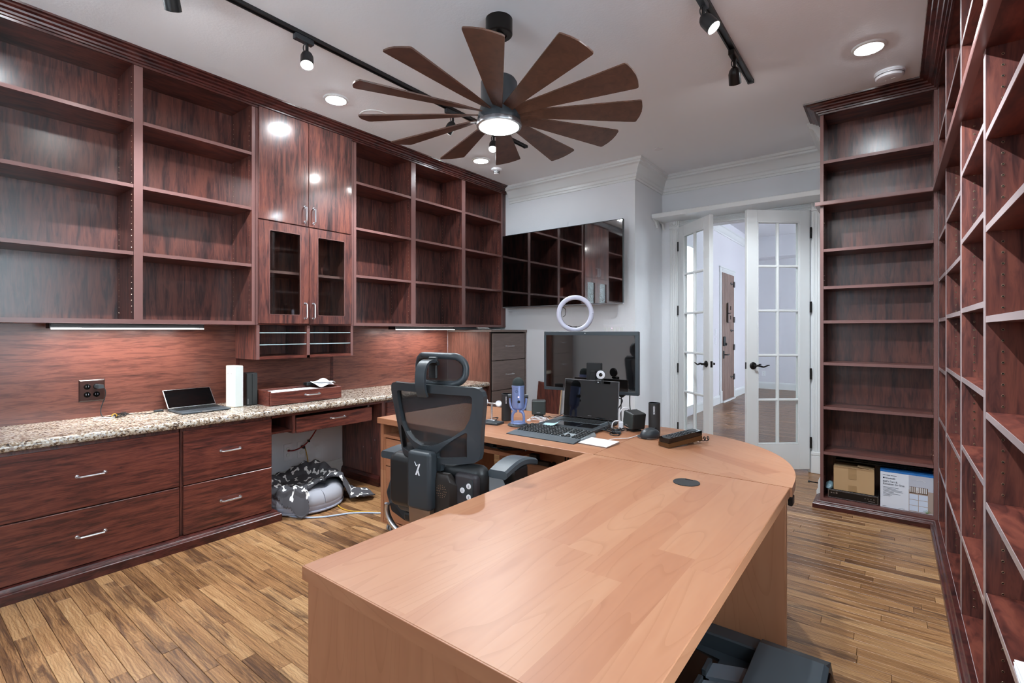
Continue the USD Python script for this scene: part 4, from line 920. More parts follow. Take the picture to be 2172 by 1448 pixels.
mo = thing('monitor', 'wide dark-framed desktop monitor behind the open laptop', 'monitor', (-1.54, 2.83, DT), 3.4)
LOC[mo] = trimesh.transformations.translation_matrix((1.54, -2.83, -DT))
MX0, MX1, MZ0, MZ1, MY = -1.868, -1.212, .909, 1.297, 2.806
part(mo, 'housing', [box(MX0, MY, MZ0, MX1, MY + .026, MZ1, .004), box(MX0 + .12, MY + .026, MZ0 + .07, MX1 - .12, MY + .042, MZ1 - .05, .01)], slate)
part(mo, 'screen', box(MX0 + .016, MY - .002, MZ0 + .020, MX1 - .020, MY + .001, MZ1 - .024), tv_screen_m)
part(mo, 'bezel', [box(MX0, MY - .003, MZ1 - .024, MX1, MY + .001, MZ1, .001), box(MX0, MY - .003, MZ0, MX1, MY + .001, MZ0 + .020, .001), box(MX0, MY - .003, MZ0 + .02, MX0 + .016, MY + .001, MZ1 - .024), box(MX1 - .020, MY - .003, MZ0 + .02, MX1, MY + .001, MZ1 - .024)], slate)
part(mo, 'webcam_dot', lathe([(0, .001), (.003, .001), (.0035, 0)], 12, (-1.565, MY - .003, MZ1 - .011), (0, -1, 0)), white_plastic)
part(mo, 'stand', [rbox(-1.60, 2.70, DT, -1.40, 2.815, DT + .012, .005), box(-1.52, 2.78, DT + .01, -1.48, 2.80, 1.05, .004), box(-1.55, 2.79, .98, -1.45, 2.835, 1.10, .004)], black_m)
part(mo, 'cable_clip', hull(box(-1.345, MY + .004, MZ0 - .004, -1.300, MY + .02, MZ0), box(-1.328, MY + .006, MZ0 - .018, -1.317, MY + .018, MZ0 - .014)), black_m)
cabs = thing('monitor_cables', 'thin black cables hanging from the monitor down to the desk', 'cable', (-1.33, 2.84, DT))
part(cabs, 'cable', tube([(-1.37, MY + .03, .92), (-1.35, MY + .03, .885), (-1.325, MY + .03, .88), (-1.345, MY + .02, .82), (-1.34, MY - .02, DT + .004)], .0032, 6), black_m)
part(cabs, 'cable', tube([(-1.322, MY + .02, .892), (-1.325, MY + .02, .84), (-1.315, MY - .0, DT + .004)], .0032, 6), black_m)
part(cabs, 'cable', tube([(-1.27, MY + .03, .93), (-1.272, MY + .03, .86), (-1.262, MY + .02, .80), (-1.24, MY, DT + .004)], .0032, 6), black_m)
part(cabs, 'cable', tube([(-1.40, MY + .03, .93), (-1.405, MY + .01, .84), (-1.38, MY - .01, .775), (-1.36, MY - .03, DT + .004)], .0032, 6), black_m)

rg = thing('ring_light', 'white selfie ring light on a stand behind the monitor', 'ring light', (-1.735, 2.97, 0))
nrm = np.array((.42, -.907, .0)); ctr = np.array((-1.735, 2.97, 1.420)); ex_ = np.array((.907, .42, 0)); ez_ = np.array((0, 0, 1.0))
rp = [ctr + .112 * (math.cos(a) * ex_ + math.sin(a) * ez_) for a in np.linspace(0, 2 * PI, 49)]
part(rg, 'diffuser', tube(rp, .0165, 12, smooth=False), ring_m, smooth=60)
part(rg, 'back_shell', tube([p_ - nrm * .008 for p_ in rp], .0165, 10, smooth=False), black_m, smooth=60)
part(rg, 'bottom_mount', [tube([ctr + .10 * (math.cos(a) * ex_ + math.sin(a) * ez_) - nrm * .006 for a in np.linspace(-2.1, -1.04, 9)], .010, 8), box(ctr[0] - .012, ctr[1] - .002, 1.318, ctr[0] + .012, ctr[1] + .02, 1.332)], black_m)
part(rg, 'stand_pole', [cyl((ctr[0], ctr[1] + .02, .30), (ctr[0], ctr[1] + .02, 1.325), .009, 14)], black_m)
for k in range(3):
    a = k * 2 * PI / 3 + .5
    part(rg, 'tripod_leg', cyl((ctr[0], ctr[1] + .02, .42), (ctr[0] + .26 * math.cos(a), ctr[1] + .02 + .26 * math.sin(a), .012), .008, 8), black_m)
part(rg, 'power_wire', tube([ctr + .105 * (-.93 * ex_ + .36 * ez_), ctr + (-.070 * ex_ + .036 * ez_), ctr + (-.064 * ex_ + .0 * ez_), ctr + (-.085 * ex_ - .022 * ez_)], .0016, 5), black_m)

# leaning offcut between the desk and the corner cabinet
lb = thing('leaning_board', 'loose mahogany board with pale cut edge leaning on the wall', 'board', (-3.08, 4.53, 0))
part(lb, 'board', R(R(box(-3.20, 4.540, .0, -2.90, 4.556, .735, .001), 2.0, (1, 0, 0), (-3.05, 4.55, 0)), 7.5, (0, 1, 0), (-3.05, 4.55, .0)), mah_z)
part(lb, 'raw_edge', R(R(box(-2.90, 4.540, .0, -2.893, 4.556, .735), 2.0, (1, 0, 0), (-3.05, 4.55, 0)), 7.5, (0, 1, 0), (-3.05, 4.55, .0)), plain('raw_board_edge', (206, 176, 140), .8))

# ================================================================== THINGS ON THE DESK
lp = thing('laptop', 'open black laptop in front of the monitor on the return desk', 'laptop', (-1.475, 2.585, DT), 3.0, local=True)
part(lp, 'base', box(-.185, -.215, .002, .185, .13, .019, .004), charcoal)
part(lp, 'deck_edge', [box(-.184, -.214, .0185, -.178, .129, .0198), box(.178, -.214, .0185, .184, .129, .0198)], silver)
part(lp, 'hinge_strip', box(-.175, .098, .019, .175, .125, .024, .003), black_gloss)
part(lp, 'keyboard', [box(-.135 + .0182 * k, -.030 + .0185 * r, .0195, -.135 + .0182 * k + .0148, -.030 + .0185 * r + .0138, .0220) for r in range(6) for k in range(15)], black_m, kind='stuff')
part(lp, 'keyboard_bed', box(-.139, -.034, .0190, .141, .082, .0197), plain('keyboard_bed_grey', (128, 136, 142), .4))
part(lp, 'keyboard_rim', box(-.140, .082, .0192, .140, .087, .0202), silver)
part(lp, 'touch_panel', [box(-.10, -.150, .0190, .045, -.040, .0196), box(.050, -.150, .0190, .150, -.040, .0196)], black_gloss)
part(lp, 'palm_plate', box(-.178, -.03, .0190, -.142, .09, .0197), slate); part(lp, 'palm_plate', box(.142, -.03, .0190, .178, .09, .0197), slate)
scr = lambda x0, x1, z0, z1, y0, y1: R(box(x0, .128 + y0, .020 + z0, x1, .128 + y1, .020 + z1, .0015), -6, (1, 0, 0), (0, .128, .020))
ld = part(lp, 'lid', scr(-.184, .184, 0, .236, 0, .007), silver)
part(ld, 'screen', scr(-.181, .181, .004, .233, -.0012, .001), screen_m)
part(ld, 'screen_logo', R(box(-.012, .1262, .034, .012, .1268, .038), -6, (1, 0, 0), (0, .128, .02)), silver)
nt = thing('sticky_note', 'pale blue note lying on the left palm rest of the black laptop', 'note', (-1.56, 2.40, DT + .02), 20, local=True)
gx = np.linspace(0, 1, 9); V = []; F = []
for a in gx:
    for b_ in (0, 1): V.append((-.045 + .09 * a, -.04 + .08 * b_, .001 + .016 * max(0, a - .55) ** 2 * 5))
for k in range(8): F += [[2 * k, 2 * k + 2, 2 * k + 3], [2 * k, 2 * k + 3, 2 * k + 1]]
V2 = [(x, y, z + .0008) for x, y, z in V]
nm = trimesh.Trimesh(np.array(V2 + V), np.array(F + [[c + 18, b_ + 18, a + 18] for a, b_, c in F]), process=False)
part(nt, 'sheet', nm, teal_paper, smooth=30)

wc2 = thing('webcam', 'round webcam with white light ring clipped on the laptop lid', 'webcam', (-1.40, 2.70, 1.0))
wn_ = np.array((.45, -.89, -.05)); wn_ /= np.linalg.norm(wn_); wcn = np.array((-1.402, 2.706, 1.036))
part(wc2, 'body', lathe([(0, 0), (.026, 0), (.028, .004), (.028, .014), (.02, .020), (0, .020)], 28, wcn - wn_ * .016, wn_), black_m, smooth=40)
part(wc2, 'light_ring', lathe([(.011, .0), (.025, .0), (.026, .003), (.012, .005), (.011, .003)], 28, wcn + wn_ * .003, wn_), white_plastic, smooth=40)
part(wc2, 'lens', lathe([(0, .004), (.006, .005), (.011, .003), (.0112, 0)], 24, wcn + wn_ * .003, wn_), black_gloss, smooth=40)
part(wc2, 'clip', [box(-1.422, 2.672, .984, -1.380, 2.682, 1.006, .002), box(-1.415, 2.68, .998, -1.387, 2.72, 1.008, .002)], black_m)
part(wc2, 'clip_logo', put(prism([(-.005, 0), (.005, 0), (0, .009)], .0008), (-1.401, 2.6718, .990), (1, 0, 0), (0, 0, 1), (0, -1, 0)), white_plastic)

kb = thing('keyboard', 'full-size black keyboard with wrist rest at the desk edge', 'keyboard', (-1.45, 2.23, DT), local=True)
part(kb, 'wrist_rest', hull(box(-.215, -.115, .0, .205, -.105, .004), box(-.205, -.045, .0, .205, -.040, .014)), slate)
part(kb, 'tray', hull(box(-.210, -.045, .0, .206, .120, .006), box(-.200, .110, .0, .200, .118, .020), box(-.205, -.045, .0, .206, -.04, .012)), plain('keyboard_grey', (150, 158, 162), .4))
ky = []
for r in range(6):
    yy, zz = -.036 + r * .0255, .0135 + r * .0018
    for k in range(15): ky.append(box(-.200 + k * .0183, yy, zz, -.200 + k * .0183 + .0142, yy + .0185, zz + .0065, .002))
    for k in range(3):
        if r in (0, 3, 4, 5) or (r == 1 and k == 1): ky.append(box(.082 + k * .0183, yy, zz, .082 + k * .0183 + .0142, yy + .0185, zz + .0065, .002))
    for k in range(3): ky.append(box(.145 + k * .0190, yy, zz, .145 + k * .0190 + .0146, yy + .0185, zz + .0065, .002))
part(kb, 'keys', ky, black_m, kind='stuff')

tp = thing('trackpad', 'flat white trackpad at the right end of the keyboard', 'trackpad', (-1.155, 2.208, DT), -3, local=True)
part(tp, 'body', hull(box(-.080, -.064, .0, .080, -.058, .005), box(-.080, .058, .0, .080, .064, .010)), silver)
part(tp, 'glass_top', hull(box(-.0795, -.0635, .005, .0795, -.058, .0062), box(-.0795, .058, .010, .0795, .0635, .0112)), plain('white_glass', (246, 246, 248), .2))
single('trackpad_cable', 'thin white cable from the white trackpad towards the mouse', 'cable', tube([(-1.14, 2.275, DT + .006), (-1.12, 2.32, DT + .010), (-1.085, 2.40, DT + .004), (-1.075, 2.47, DT + .004), (-1.07, 2.52, DT + .004), (-1.075, 2.55, DT + .004)], .0021, 6), white_plastic, smooth=60)

mc = thing('microphone', 'blue-grey studio microphone with dark foam cap on a round stand', 'microphone', (-1.757, 2.345, DT), 35, local=True)
part(mc, 'base_plate', lathe([(0, .0), (.060, 0), (.062, .005), (.056, .012), (.048, .015), (0, .015)], 40), charcoal, smooth=40)
part(mc, 'foot', lathe([(0, .014), (.046, .014), (.042, .022), (0, .022)], 36), mic_blue, smooth=40)
for s in (-1, 1):
    part(mc, 'stand_leg', tube([(s * .034, 0, .020), (s * .034, 0, .055), (s * .026, 0, .078), (s * .006, 0, .088)], [.008, .008, .009, .010], 10), mic_blue, smooth=60)
    part(mc, 'yoke_arm', tube([(s * .008, 0, .086), (s * .035, 0, .100), (s * .046, 0, .125), (s * .047, 0, .172)], [.010, .008, .007, .007], 10), mic_blue, smooth=60)
    part(mc, 'pivot_knob', [cyl((s * .040, 0, .172), (s * .060, 0, .172), .012, 18)], charcoal)
bd = part(mc, 'body', lathe([(0, .094), (.022, .096), (.034, .106), (.0365, .122), (.0365, .226), (.038, .228), (.038, .236), (.035, .238), (0, .238)], 40), mic_blue, smooth=35)
part(mc, 'foam_cap', lathe([(.0, .284), (.012, .283), (.025, .275), (.033, .260), (.035, .246), (.035, .236), (0, .236)], 36), plain('foam_green_black', (44, 52, 52), .95), smooth=60)
part(bd, 'mute_button', sph((.004, -.0360, .172), .0045), led_e); part(bd, 'gain_knob', cyl((.006, -.034, .145), (.006, -.046, .145), .008, 16), black_m)
part(bd, 'emblem', [tube([(-.008 + .008 * math.cos(a), -.0372, .205 + .0055 * math.sin(a)) for a in np.linspace(0, 2 * PI, 17)], .0008, 5, smooth=False)], navy_print)

def tall_speaker(x, y, rz, lb):
    t = thing('tall_speaker', lb, 'speaker', (x, y, DT), rz, 'tall black cylinder speakers on the desk', local=True)
    tri = Polygon([(.031 * math.cos(a) * (1 + .06 * math.cos(3 * a)), .031 * math.sin(a) * (1 + .06 * math.cos(3 * a))) for a in np.linspace(0, 2 * PI, 41)[:-1]])
    b_ = part(t, 'body', prism(tri, .163, .003), plain('speaker_black', (44, 42, 42), .6), smooth=40)
    part(t, 'top_cap', [prism(tri.buffer(-.0005), .002, .166), prism(tri.buffer(-.004), .0015, .1665)], slate, smooth=40)
    part(t, 'bottom_cap', prism(tri.buffer(-.003), .003, 0), black_m)
    part(b_, 'lettering', text('SONOS', .0090, (.0045, -.0318, .108), (0, 0, 1), (-1, 0, 0), .0006, True), white_plastic)
    part(b_, 'status_dot', box(-.0012, -.0322, .1535, .0012, -.0312, .156), white_plastic)
    return t
tall_speaker(-1.918, 2.435, 38, 'tall dark cylinder speaker standing left of the microphone')
tall_speaker(-1.031, 2.612, 22, 'tall black cylinder speaker behind the mouse near the curved edge')

def cube_speaker(x, y, rz, lb, tilt=0):
    t = thing('cube_speaker', lb, 'speaker', (x, y, DT), rz, 'small cube desktop speakers', local=True)
    part(t, 'foot', [rbox(-.032, -.03, 0, .032, .03, .010, .004), box(-.015, -.012, .008, .015, .012, .022)], black_m)
    b_ = part(t, 'cabinet', R(rbox(-.045, -.040, .018, .045, .048, .108, .008), tilt, (0, 1, 0), (0, 0, .06)), plain('cube_black', (34, 34, 34), .5), smooth=40)
    part(b_, 'grille', R(rbox(-.042, -.043, .021, .042, -.034, .105, .005), tilt, (0, 1, 0), (0, 0, .06)), plain('grille_cloth', (58, 64, 62), .85), smooth=40)
    part(b_, 'badge', R(box(-.014, -.0445, .031, .010, -.0425, .036), tilt, (0, 1, 0), (0, 0, .06)), silver)
    return t
cube_speaker(-1.828, 2.665, 34, 'small dark cube speaker beside the microphone, facing the camera')
cube_speaker(-1.150, 2.618, -30, 'small black cube speaker right of the laptop, turned sideways', 9)

ms = thing('mouse', 'black vertical ergonomic mouse between trackpad and tall speaker', 'mouse', (-1.005, 2.49, DT), -28, local=True)
m1 = trimesh.creation.uv_sphere(1.0, count=[16, 28]); v = m1.vertices.copy()
v[:, 2] = np.clip(v[:, 2], -.35, 1)
q = np.stack([v[:, 0] * .040 * (1 - .12 * np.clip(v[:, 2], 0, 1)) + .010 * np.clip(v[:, 2], 0, 1), v[:, 1] * .058, (v[:, 2] + .35) * .038 * (1 + .30 * np.clip(-v[:, 0], 0, 1))], 1)
part(ms, 'shell', trimesh.Trimesh(q, m1.faces, process=False), charcoal, smooth=60)
part(ms, 'thumb_rest', hull(lathe([(0, 0), (.05, 0), (.052, .006), (0, .012)], 24, (-.012, -.004, .001))), slate, smooth=40)
part(ms, 'base_trim', lathe([(.047, .002), (.0535, .003), (.0535, .006), (.047, .007)], 28, (-.012, -.004, .0)), silver)
part(ms, 'scroll_wheel', cyl((-.004, .036, .043), (.006, .036, .045), .008, 14), black_m)

ph = thing('desk_phone', 'black handset phone lying in its bronze-sided cradle', 'phone', (-.825, 2.435, DT), -24, local=True)
part(ph, 'cradle', hull(box(-.034, -.115, .003, .034, -.11, .006), box(-.034, -.115, .016, .034, -.11, .022), box(-.034, .10, .018, .034, .11, .040)), plain('bronze_plastic', (96, 66, 38), .3, .3))
part(ph, 'cradle_foot', hull(box(-.020, .07, 0, .020, .085, .004), box(-.020, .06, .016, .020, .10, .02)), plain('clear_foot', (176, 150, 130), .3))
hs = part(ph, 'handset', hull(box(-.032, -.112, .024, .032, -.108, .046), box(-.030, .108, .041, .030, .114, .064)), black_gloss)
bt = []
for r in range(7):
    for k in range(4):
        yy = -.085 + r * .0205; zz = .0463 + (yy + .108) / .21 * .0185
        bt.append(box(-.023 + k * .0125, yy, zz - .001, -.023 + k * .0125 + .0085, yy + .011, zz + .0022, .001))
part(hs, 'keypad', bt, charcoal, kind='stuff')
part(hs, 'display', hull(box(-.022, .065, .0605, .022, .068, .062), box(-.022, .094, .063, .022, .097, .0645)), slate)
part(ph, 'cord', [tube([(.0 + .010 * math.cos(t_ * 2.1) + .002 * t_, .112 + .006 * t_, .016 + .010 * math.sin(t_ * 2.1)) for t_ in np.linspace(0, 11, 60)], .0026, 6, smooth=False)], black_m, smooth=60)

cg = thing('charging_stand', 'black charging stand with two white round charging pads', 'charger', (-1.93, 2.30, DT), 8, local=True)
part(cg, 'base', rbox(-.085, -.05, .0, .075, .035, .014, .005), charcoal)
part(cg, 'base_label', box(-.03, -.0504, .0045, -.004, -.0498, .0075), silver)
part(cg, 'post', [cyl((0, .01, .012), (0, .01, .118), .006, 14), rbox(-.028, -.004, .013, .028, .028, .022, .004)], chrome, smooth=40)
part(cg, 'arm', rbox(-.04, .004, .115, .045, .016, .123, .003), chrome)
part(cg, 'phone_pad', [lathe([(0, .010), (.026, .010), (.029, .007), (.029, 0), (0, 0)], 32, (-.055, .006, .125), (.3, -.95, .2))], white_plastic, smooth=40)
part(cg, 'watch_pad', [lathe([(0, .006), (.010, .007), (.016, .012), (.019, .008), (.019, 0), (0, 0)], 28, (.052, .006, .120), (.4, -.8, .55))], white_plastic, smooth=40)
single('charger_cable', 'black cable curling on the desk behind the charging stand', 'cable', tube([(-2.02, 2.40, DT + .004), (-1.98, 2.43, DT + .012), (-1.95, 2.37, DT + .008), (-1.93, 2.335, DT + .006)], .003, 6), black_m, smooth=60)
wb = thing('white_cable_coil', 'tangled white charging cable lying below the cube speaker', 'cable', (-1.73, 2.55, DT))
loop = [(-1.75 + .055 * math.cos(t_) * (1 + .25 * math.sin(2.3 * t_)), 2.555 + .045 * math.sin(t_) * (1 + .3 * math.cos(1.7 * t_)), DT + .004 + .0016 * t_ * .5 + .003 * math.sin(3 * t_)) for t_ in np.linspace(0, 19, 90)]
loop = [(x_, y_, max(DT + .0025, z_)) for x_, y_, z_ in loop]
part(wb, 'cable', tube(loop, .0022, 6, smooth=False), white_plastic, smooth=60)
part(wb, 'plug', [rbox(-1.80, 2.49, DT, -1.775, 2.505, DT + .010, .003), rbox(-1.70, 2.48, DT, -1.672, 2.496, DT + .012, .004)], white_plastic)
single('speaker_wire', 'thin black wire running from the left cube speaker to the laptop', 'cable', tube([(-1.775, 2.70, DT + .006), (-1.72, 2.70, DT + .004), (-1.66, 2.77, DT + .035), (-1.63, 2.80, DT + .03), (-1.60, 2.76, DT + .004)], .0024, 6), black_m, smooth=60)
tg = thing('cable_tangle', 'tangle of black and grey cables with adapters right of the laptop', 'cable', (-1.22, 2.50, DT))
for k in range(5):
    r_ = random.Random(40 + k)
    P = [(-1.27 + .02 * k + r_.uniform(-.03, .05), 2.42 + .03 * i + r_.uniform(-.03, .03), DT + .004 + .006 * r_.random() * 2) for i in range(7)]
    P[0] = (-1.262, 2.50 + .015 * k, DT + .010)
    part(tg, 'cable', tube(P, .0026, 6), black_m if k % 3 else charcoal, smooth=60)
part(tg, 'adapter', R(rbox(-1.215, 2.47, DT, -1.165, 2.495, DT + .014, .004), 30, (0, 0, 1), (-1.19, 2.48, 0)), charcoal)
part(tg, 'adapter', R(rbox(-1.25, 2.53, DT, -1.20, 2.55, DT + .012, .004), -20, (0, 0, 1), (-1.22, 2.54, 0)), slate)
part(tg, 'power_adapter', R(rbox(-1.232, 2.585, DT, -1.205, 2.62, DT + .045, .005), 15, (0, 0, 1), (-1.22, 2.6, 0)), white_plastic)
part(tg, 'white_cable', tube([(-1.218, 2.60, DT + .045), (-1.225, 2.59, DT + .085), (-1.205, 2.60, DT + .125), (-1.185, 2.64, DT + .110), (-1.18, 2.69, DT + .02)], .003, 6), white_plastic, smooth=60)
part(tg, 'white_cable', tube([(-1.255, 2.56, DT + .01), (-1.25, 2.57, DT + .045), (-1.23, 2.59, DT + .05)], .003, 6), white_plastic, smooth=60)
# cables on and below the open shelf of the return
uc = thing('shelf_cables', 'black power cables lying on the open shelf under the return', 'cable', (-1.85, 2.30, .612))
part(uc, 'cable', tube([(-2.10, 2.28, .617), (-1.98, 2.24, .618), (-1.88, 2.27, .617), (-1.80, 2.23, .617), (-1.70, 2.30, .617), (-1.67, 2.26, .64)], .004, 6), black_m, smooth=60)
part(uc, 'cable', tube([(-2.05, 2.34, .617), (-1.95, 2.31, .630), (-1.90, 2.25, .617), (-1.78, 2.29, .617), (-1.70, 2.36, .618)], .004, 6), charcoal, smooth=60)
part(uc, 'adapter', rbox(-1.93, 2.25, .612, -1.87, 2.285, .632, .005), black_m)
hc = thing('hanging_cables', 'cables hanging under the return desk in front of its back panel', 'cable', (-1.65, 2.64, .2))
part(hc, 'cable', tube([(-1.585, 2.62, .66), (-1.575, 2.62, .55), (-1.60, 2.62, .45), (-1.66, 2.63, .36), (-1.69, 2.64, .28)], .004, 6), black_m, smooth=60)
part(hc, 'cable', tube([(-1.61, 2.62, .66), (-1.60, 2.62, .56), (-1.605, 2.62, .47), (-1.655, 2.63, .37), (-1.685, 2.64, .28)], .004, 6), black_m, smooth=60)
part(hc, 'cable', tube([(-1.36, 2.62, .68), (-1.355, 2.62, .5), (-1.37, 2.63, .3)], .004, 6), black_m, smooth=60)
part(hc, 'pale_cable', tube([(-1.93, 2.45, .60), (-1.93, 2.45, .45), (-1.95, 2.46, .36), (-1.965, 2.46, .43), (-1.94, 2.46, .40), (-1.92, 2.46, .30)], .0035, 6), bluegrey_cable, smooth=60)
part(hc, 'plug_strip', [rbox(-1.86, 2.60, .46, -1.80, 2.64, .51, .006), rbox(-1.95, 2.62, .44, -1.72, 2.65, .47, .006)], black_m)
part(hc, 'clip_strip', rbox(-1.50, 2.50, .685, -1.30, 2.56, .706, .004), black_m)

# ================================================================== THINGS ON THE GRANITE COUNTER
CT = .767
l2 = thing('laptop', 'open dark laptop on the granite counter leaning back to the panel', 'laptop', (-3.69, 1.36, CT))
part(l2, 'base', box(-3.815, 1.213, CT + .002, -3.572, 1.508, CT + .013, .003), slate)
part(l2, 'keyboard', [box(-3.795 + .0172 * r, 1.228 + .0178 * k, CT + .0128, -3.795 + .0172 * r + .0145, 1.228 + .0178 * k + .0152, CT + .0144) for r in range(6) for k in range(15)], black_m, kind='stuff')
part(l2, 'touchpad', box(-3.672, 1.30, CT + .0128, -3.59, 1.42, CT + .0135), charcoal)
part(l2, 'latch', box(-3.5722, 1.33, CT + .006, -3.5708, 1.39, CT + .012), silver)
def lid(x0, z0, x1, z1, y0, y1, t, off=0):
    d = np.array((x1 - x0, z1 - z0)); L = np.linalg.norm(d); d /= L
    return put(box(0, 0, -t - off, L, y1 - y0, -off, min(.001, t * .4)), (x0, y0, z0), (d[0], 0, d[1]), (0, 1, 0), (-d[1], 0, d[0]))
ld = part(l2, 'lid', lid(-3.815, CT + .014, -3.920, CT + .128, 1.213, 1.508, .005), silver)
part(ld, 'screen', lid(-3.818, CT + .0175, -3.917, CT + .125, 1.218, 1.503, .0012, .0045), screen_m)
bp_ = thing('beige_speaker', 'tall off-white box speaker standing right of the counter laptop', 'speaker', (-3.69, 1.58, CT), 6, local=True)
part(bp_, 'cabinet', rbox(-.056, -.030, 0, .056, .030, .290, .004), plain('beige_plastic', (222, 218, 204), .5))
part(bp_, 'front_grille', rbox(.052, -.029, .004, .060, .029, .286, .003), plain('pale_grille', (206, 212, 208), .7))
for x_ in (-.03, .015): part(bp_, 'keyhole', lathe([(0, .0006), (.0035, .0006), (.004, 0)], 10, (x_, -.030, .235), (0, -1, 0)), silver)
tw = thing('black_speaker', 'black tower speaker squeezed between off-white speaker and drawer box', 'speaker', (-3.70, 1.690, CT), -8, local=True)
part(tw, 'cabinet', rbox(-.054, -.036, 0, .050, .036, .232, .003), black_m)
part(tw, 'grille', [rbox(.047, -.035, .004, .056, -.001, .226, .003), rbox(.047, .001, .004, .056, .035, .226, .003)], plain('grille_dark', (40, 42, 42), .8))
part(tw, 'badge', box(.0555, -.030, .012, .0568, -.026, .05), silver)
bxo = thing('desk_drawer_box', 'loose mahogany drawer box with papers standing on the counter', 'drawer', (-3.59, 2.01, CT))
part(bxo, 'side', box(-3.70, 1.728, CT, -3.502, 1.746, CT + .104, .001), mah_y); part(bxo, 'side', box(-3.70, 2.272, CT, -3.502, 2.290, CT + .104, .001), mah_y)
part(bxo, 'back', box(-3.70, 1.746, CT, -3.684, 2.272, CT + .104, .001), mah_y); part(bxo, 'bottom', box(-3.684, 1.746, CT, -3.503, 2.272, CT + .012), mah_y)
part(bxo, 'liner', [box(-3.518, 1.735, CT + .012, -3.504, 2.283, CT + .092, .001)], white_m)
d_ = part(bxo, 'front', box(-3.502, 1.735, CT + .004, -3.482, 2.300, CT + .094, .002), mah_y)
part(d_, 'handle', pull((-3.482, 2.05, CT + .058), (0, 1, 0), (1, 0, 0), .11, .03), chrome, smooth=40)
single('papers', 'white papers lying inside the loose drawer box', 'paper', [box(-3.67, 1.78, CT + .012, -3.53, 2.14, CT + .09, .001)], paper)
pp = thing('crumpled_receipts', 'crumpled white receipts on top of the loose drawer box', 'paper', (-3.60, 2.20, CT + .104))
mm = trimesh.creation.box((.13, .13, .004)).subdivide_to_size(.02); v = mm.vertices
v[:, 2] += .014 * meshkit.noise(v * 22 + 3) + .010 * np.sin(v[:, 1] * 40); mm = trimesh.Trimesh(v, mm.faces, process=False)
part(pp, 'receipt', T(R(mm, 14, (0, 1, 0)), -3.585, 2.195, CT + .118), paper, smooth=30)
part(pp, 'receipt', T(R(R(mm, -10, (1, 0, 0)), 40, (0, 0, 1)), -3.60, 2.225, CT + .120), plain('grey_paper', (206, 208, 212), .8), smooth=30)
st = thing('label_maker', 'small black device lying behind the receipts', 'device', (-3.71, 2.17, CT + .104))
part(st, 'body', rbox(-3.70, 2.10, CT + .105, -3.645, 2.20, CT + .128, .005), black_m); part(st, 'key_panel', box(-3.690, 2.115, CT + .1275, -3.655, 2.15, CT + .1295, .001), slate)
sc = thing('tape_strip', 'slim clear ruler strip standing between drawer box and backsplash', 'ruler', (-3.72, 1.752, CT))
part(sc, 'strip', [box(-3.722, 1.742, CT, -3.716, 1.752, CT + .175, .001)], acrylic_edge)
tp2 = thing('folded_paper', 'folded white paper lying on top of the tall corner cabinet', 'paper', (-3.48, 4.10, 1.314))
mm = trimesh.creation.box((.12, .27, .0015)).subdivide_to_size(.025); v = mm.vertices
v[:, 2] += .020 * np.clip((-v[:, 1] - .05) / .08, 0, 1) ** 2; mm = trimesh.Trimesh(v, mm.faces, process=False)
part(tp2, 'sheet', T(mm, -3.47, 4.10, 1.3155), paper, smooth=30); part(tp2, 'sheet', T(R(mm, 9, (0, 0, 1)), -3.475, 4.12, 1.3175), paper, smooth=30)

ol = thing('wall_outlet', 'dark brown double outlet plate on the backsplash with a plugged cord', 'outlet', (-3.936, .847, .864))
part(ol, 'plate', hull(box(-3.940, .783, .866, -3.936, .910, 1.000), box(-3.936, .790, .873, -3.931, .903, .993)), plain('dark_brown_plastic', (50, 30, 26), .22))
for yc in (.823, .868):
    for zc in (.908, .957):
        s_ = part(ol, 'socket', lathe([(0, .002), (.0155, .002), (.017, 0)], 20, (-3.931, yc, zc), (1, 0, 0)), black_gloss)
        part(s_, 'slots', [box(-3.9290, yc - .007, zc - .003, -3.9284, yc - .0045, zc + .007), box(-3.9290, yc + .0045, zc - .003, -3.9284, yc + .007, zc + .007)], silver)
cd = thing('power_cord', 'black plug and cord hanging from the brown outlet to the laptop', 'cord', (-3.85, .95, CT))
part(cd, 'plug', [hull(cyl((-3.929, .868, .957), (-3.905, .868, .957), .014, 14), box(-3.912, .868, .945, -3.890, .895, .967))], charcoal)
part(cd, 'cord', tube([(-3.897, .895, .953), (-3.89, .902, .93), (-3.892, .895, .87), (-3.885, .878, .80), (-3.865, .885, CT + .004), (-3.83, .92, CT + .006), (-3.80, .945, CT + .006)], .0028, 6), black_m, smooth=60)
bun = [(-3.80 + .035 * math.sin(1.9 * t_), .955 + .026 * math.cos(1.1 * t_) + .012 * math.sin(2.7 * t_), CT + .014 + .0105 * math.sin(1.3 * t_)) for t_ in np.linspace(0, 14, 60)]
part(cd, 'bundle', tube(bun, .0026, 6, smooth=False), black_m, smooth=60)
part(cd, 'tie', [tube([(-3.80, .925 + .012 * math.cos(a), CT + .012 + .012 * math.sin(a)) for a in np.linspace(0, 2 * PI, 13)], .003, 6, smooth=False)], yellow_m)
part(cd, 'lead', tube([(-3.79, .97, CT + .006), (-3.80, 1.03, CT + .010), (-3.80, 1.10, CT + .003), (-3.845, 1.16, CT + .003), (-3.86, 1.19, CT + .003)], .0024, 6), black_m, smooth=60)
part(cd, 'brick', hull(rbox(-3.875, 1.15, CT, -3.845, 1.20, CT + .012, .004)), charcoal)
wp = single('white_charger_cable', 'flat white cable lying on the granite left of the black cord bundle', 'cable', tube([(-3.83, .83, CT + .003), (-3.81, .87, CT + .005), (-3.795, .91, CT + .004), (-3.80, .925, CT + .004)], .0038, 6), white_plastic, smooth=60)

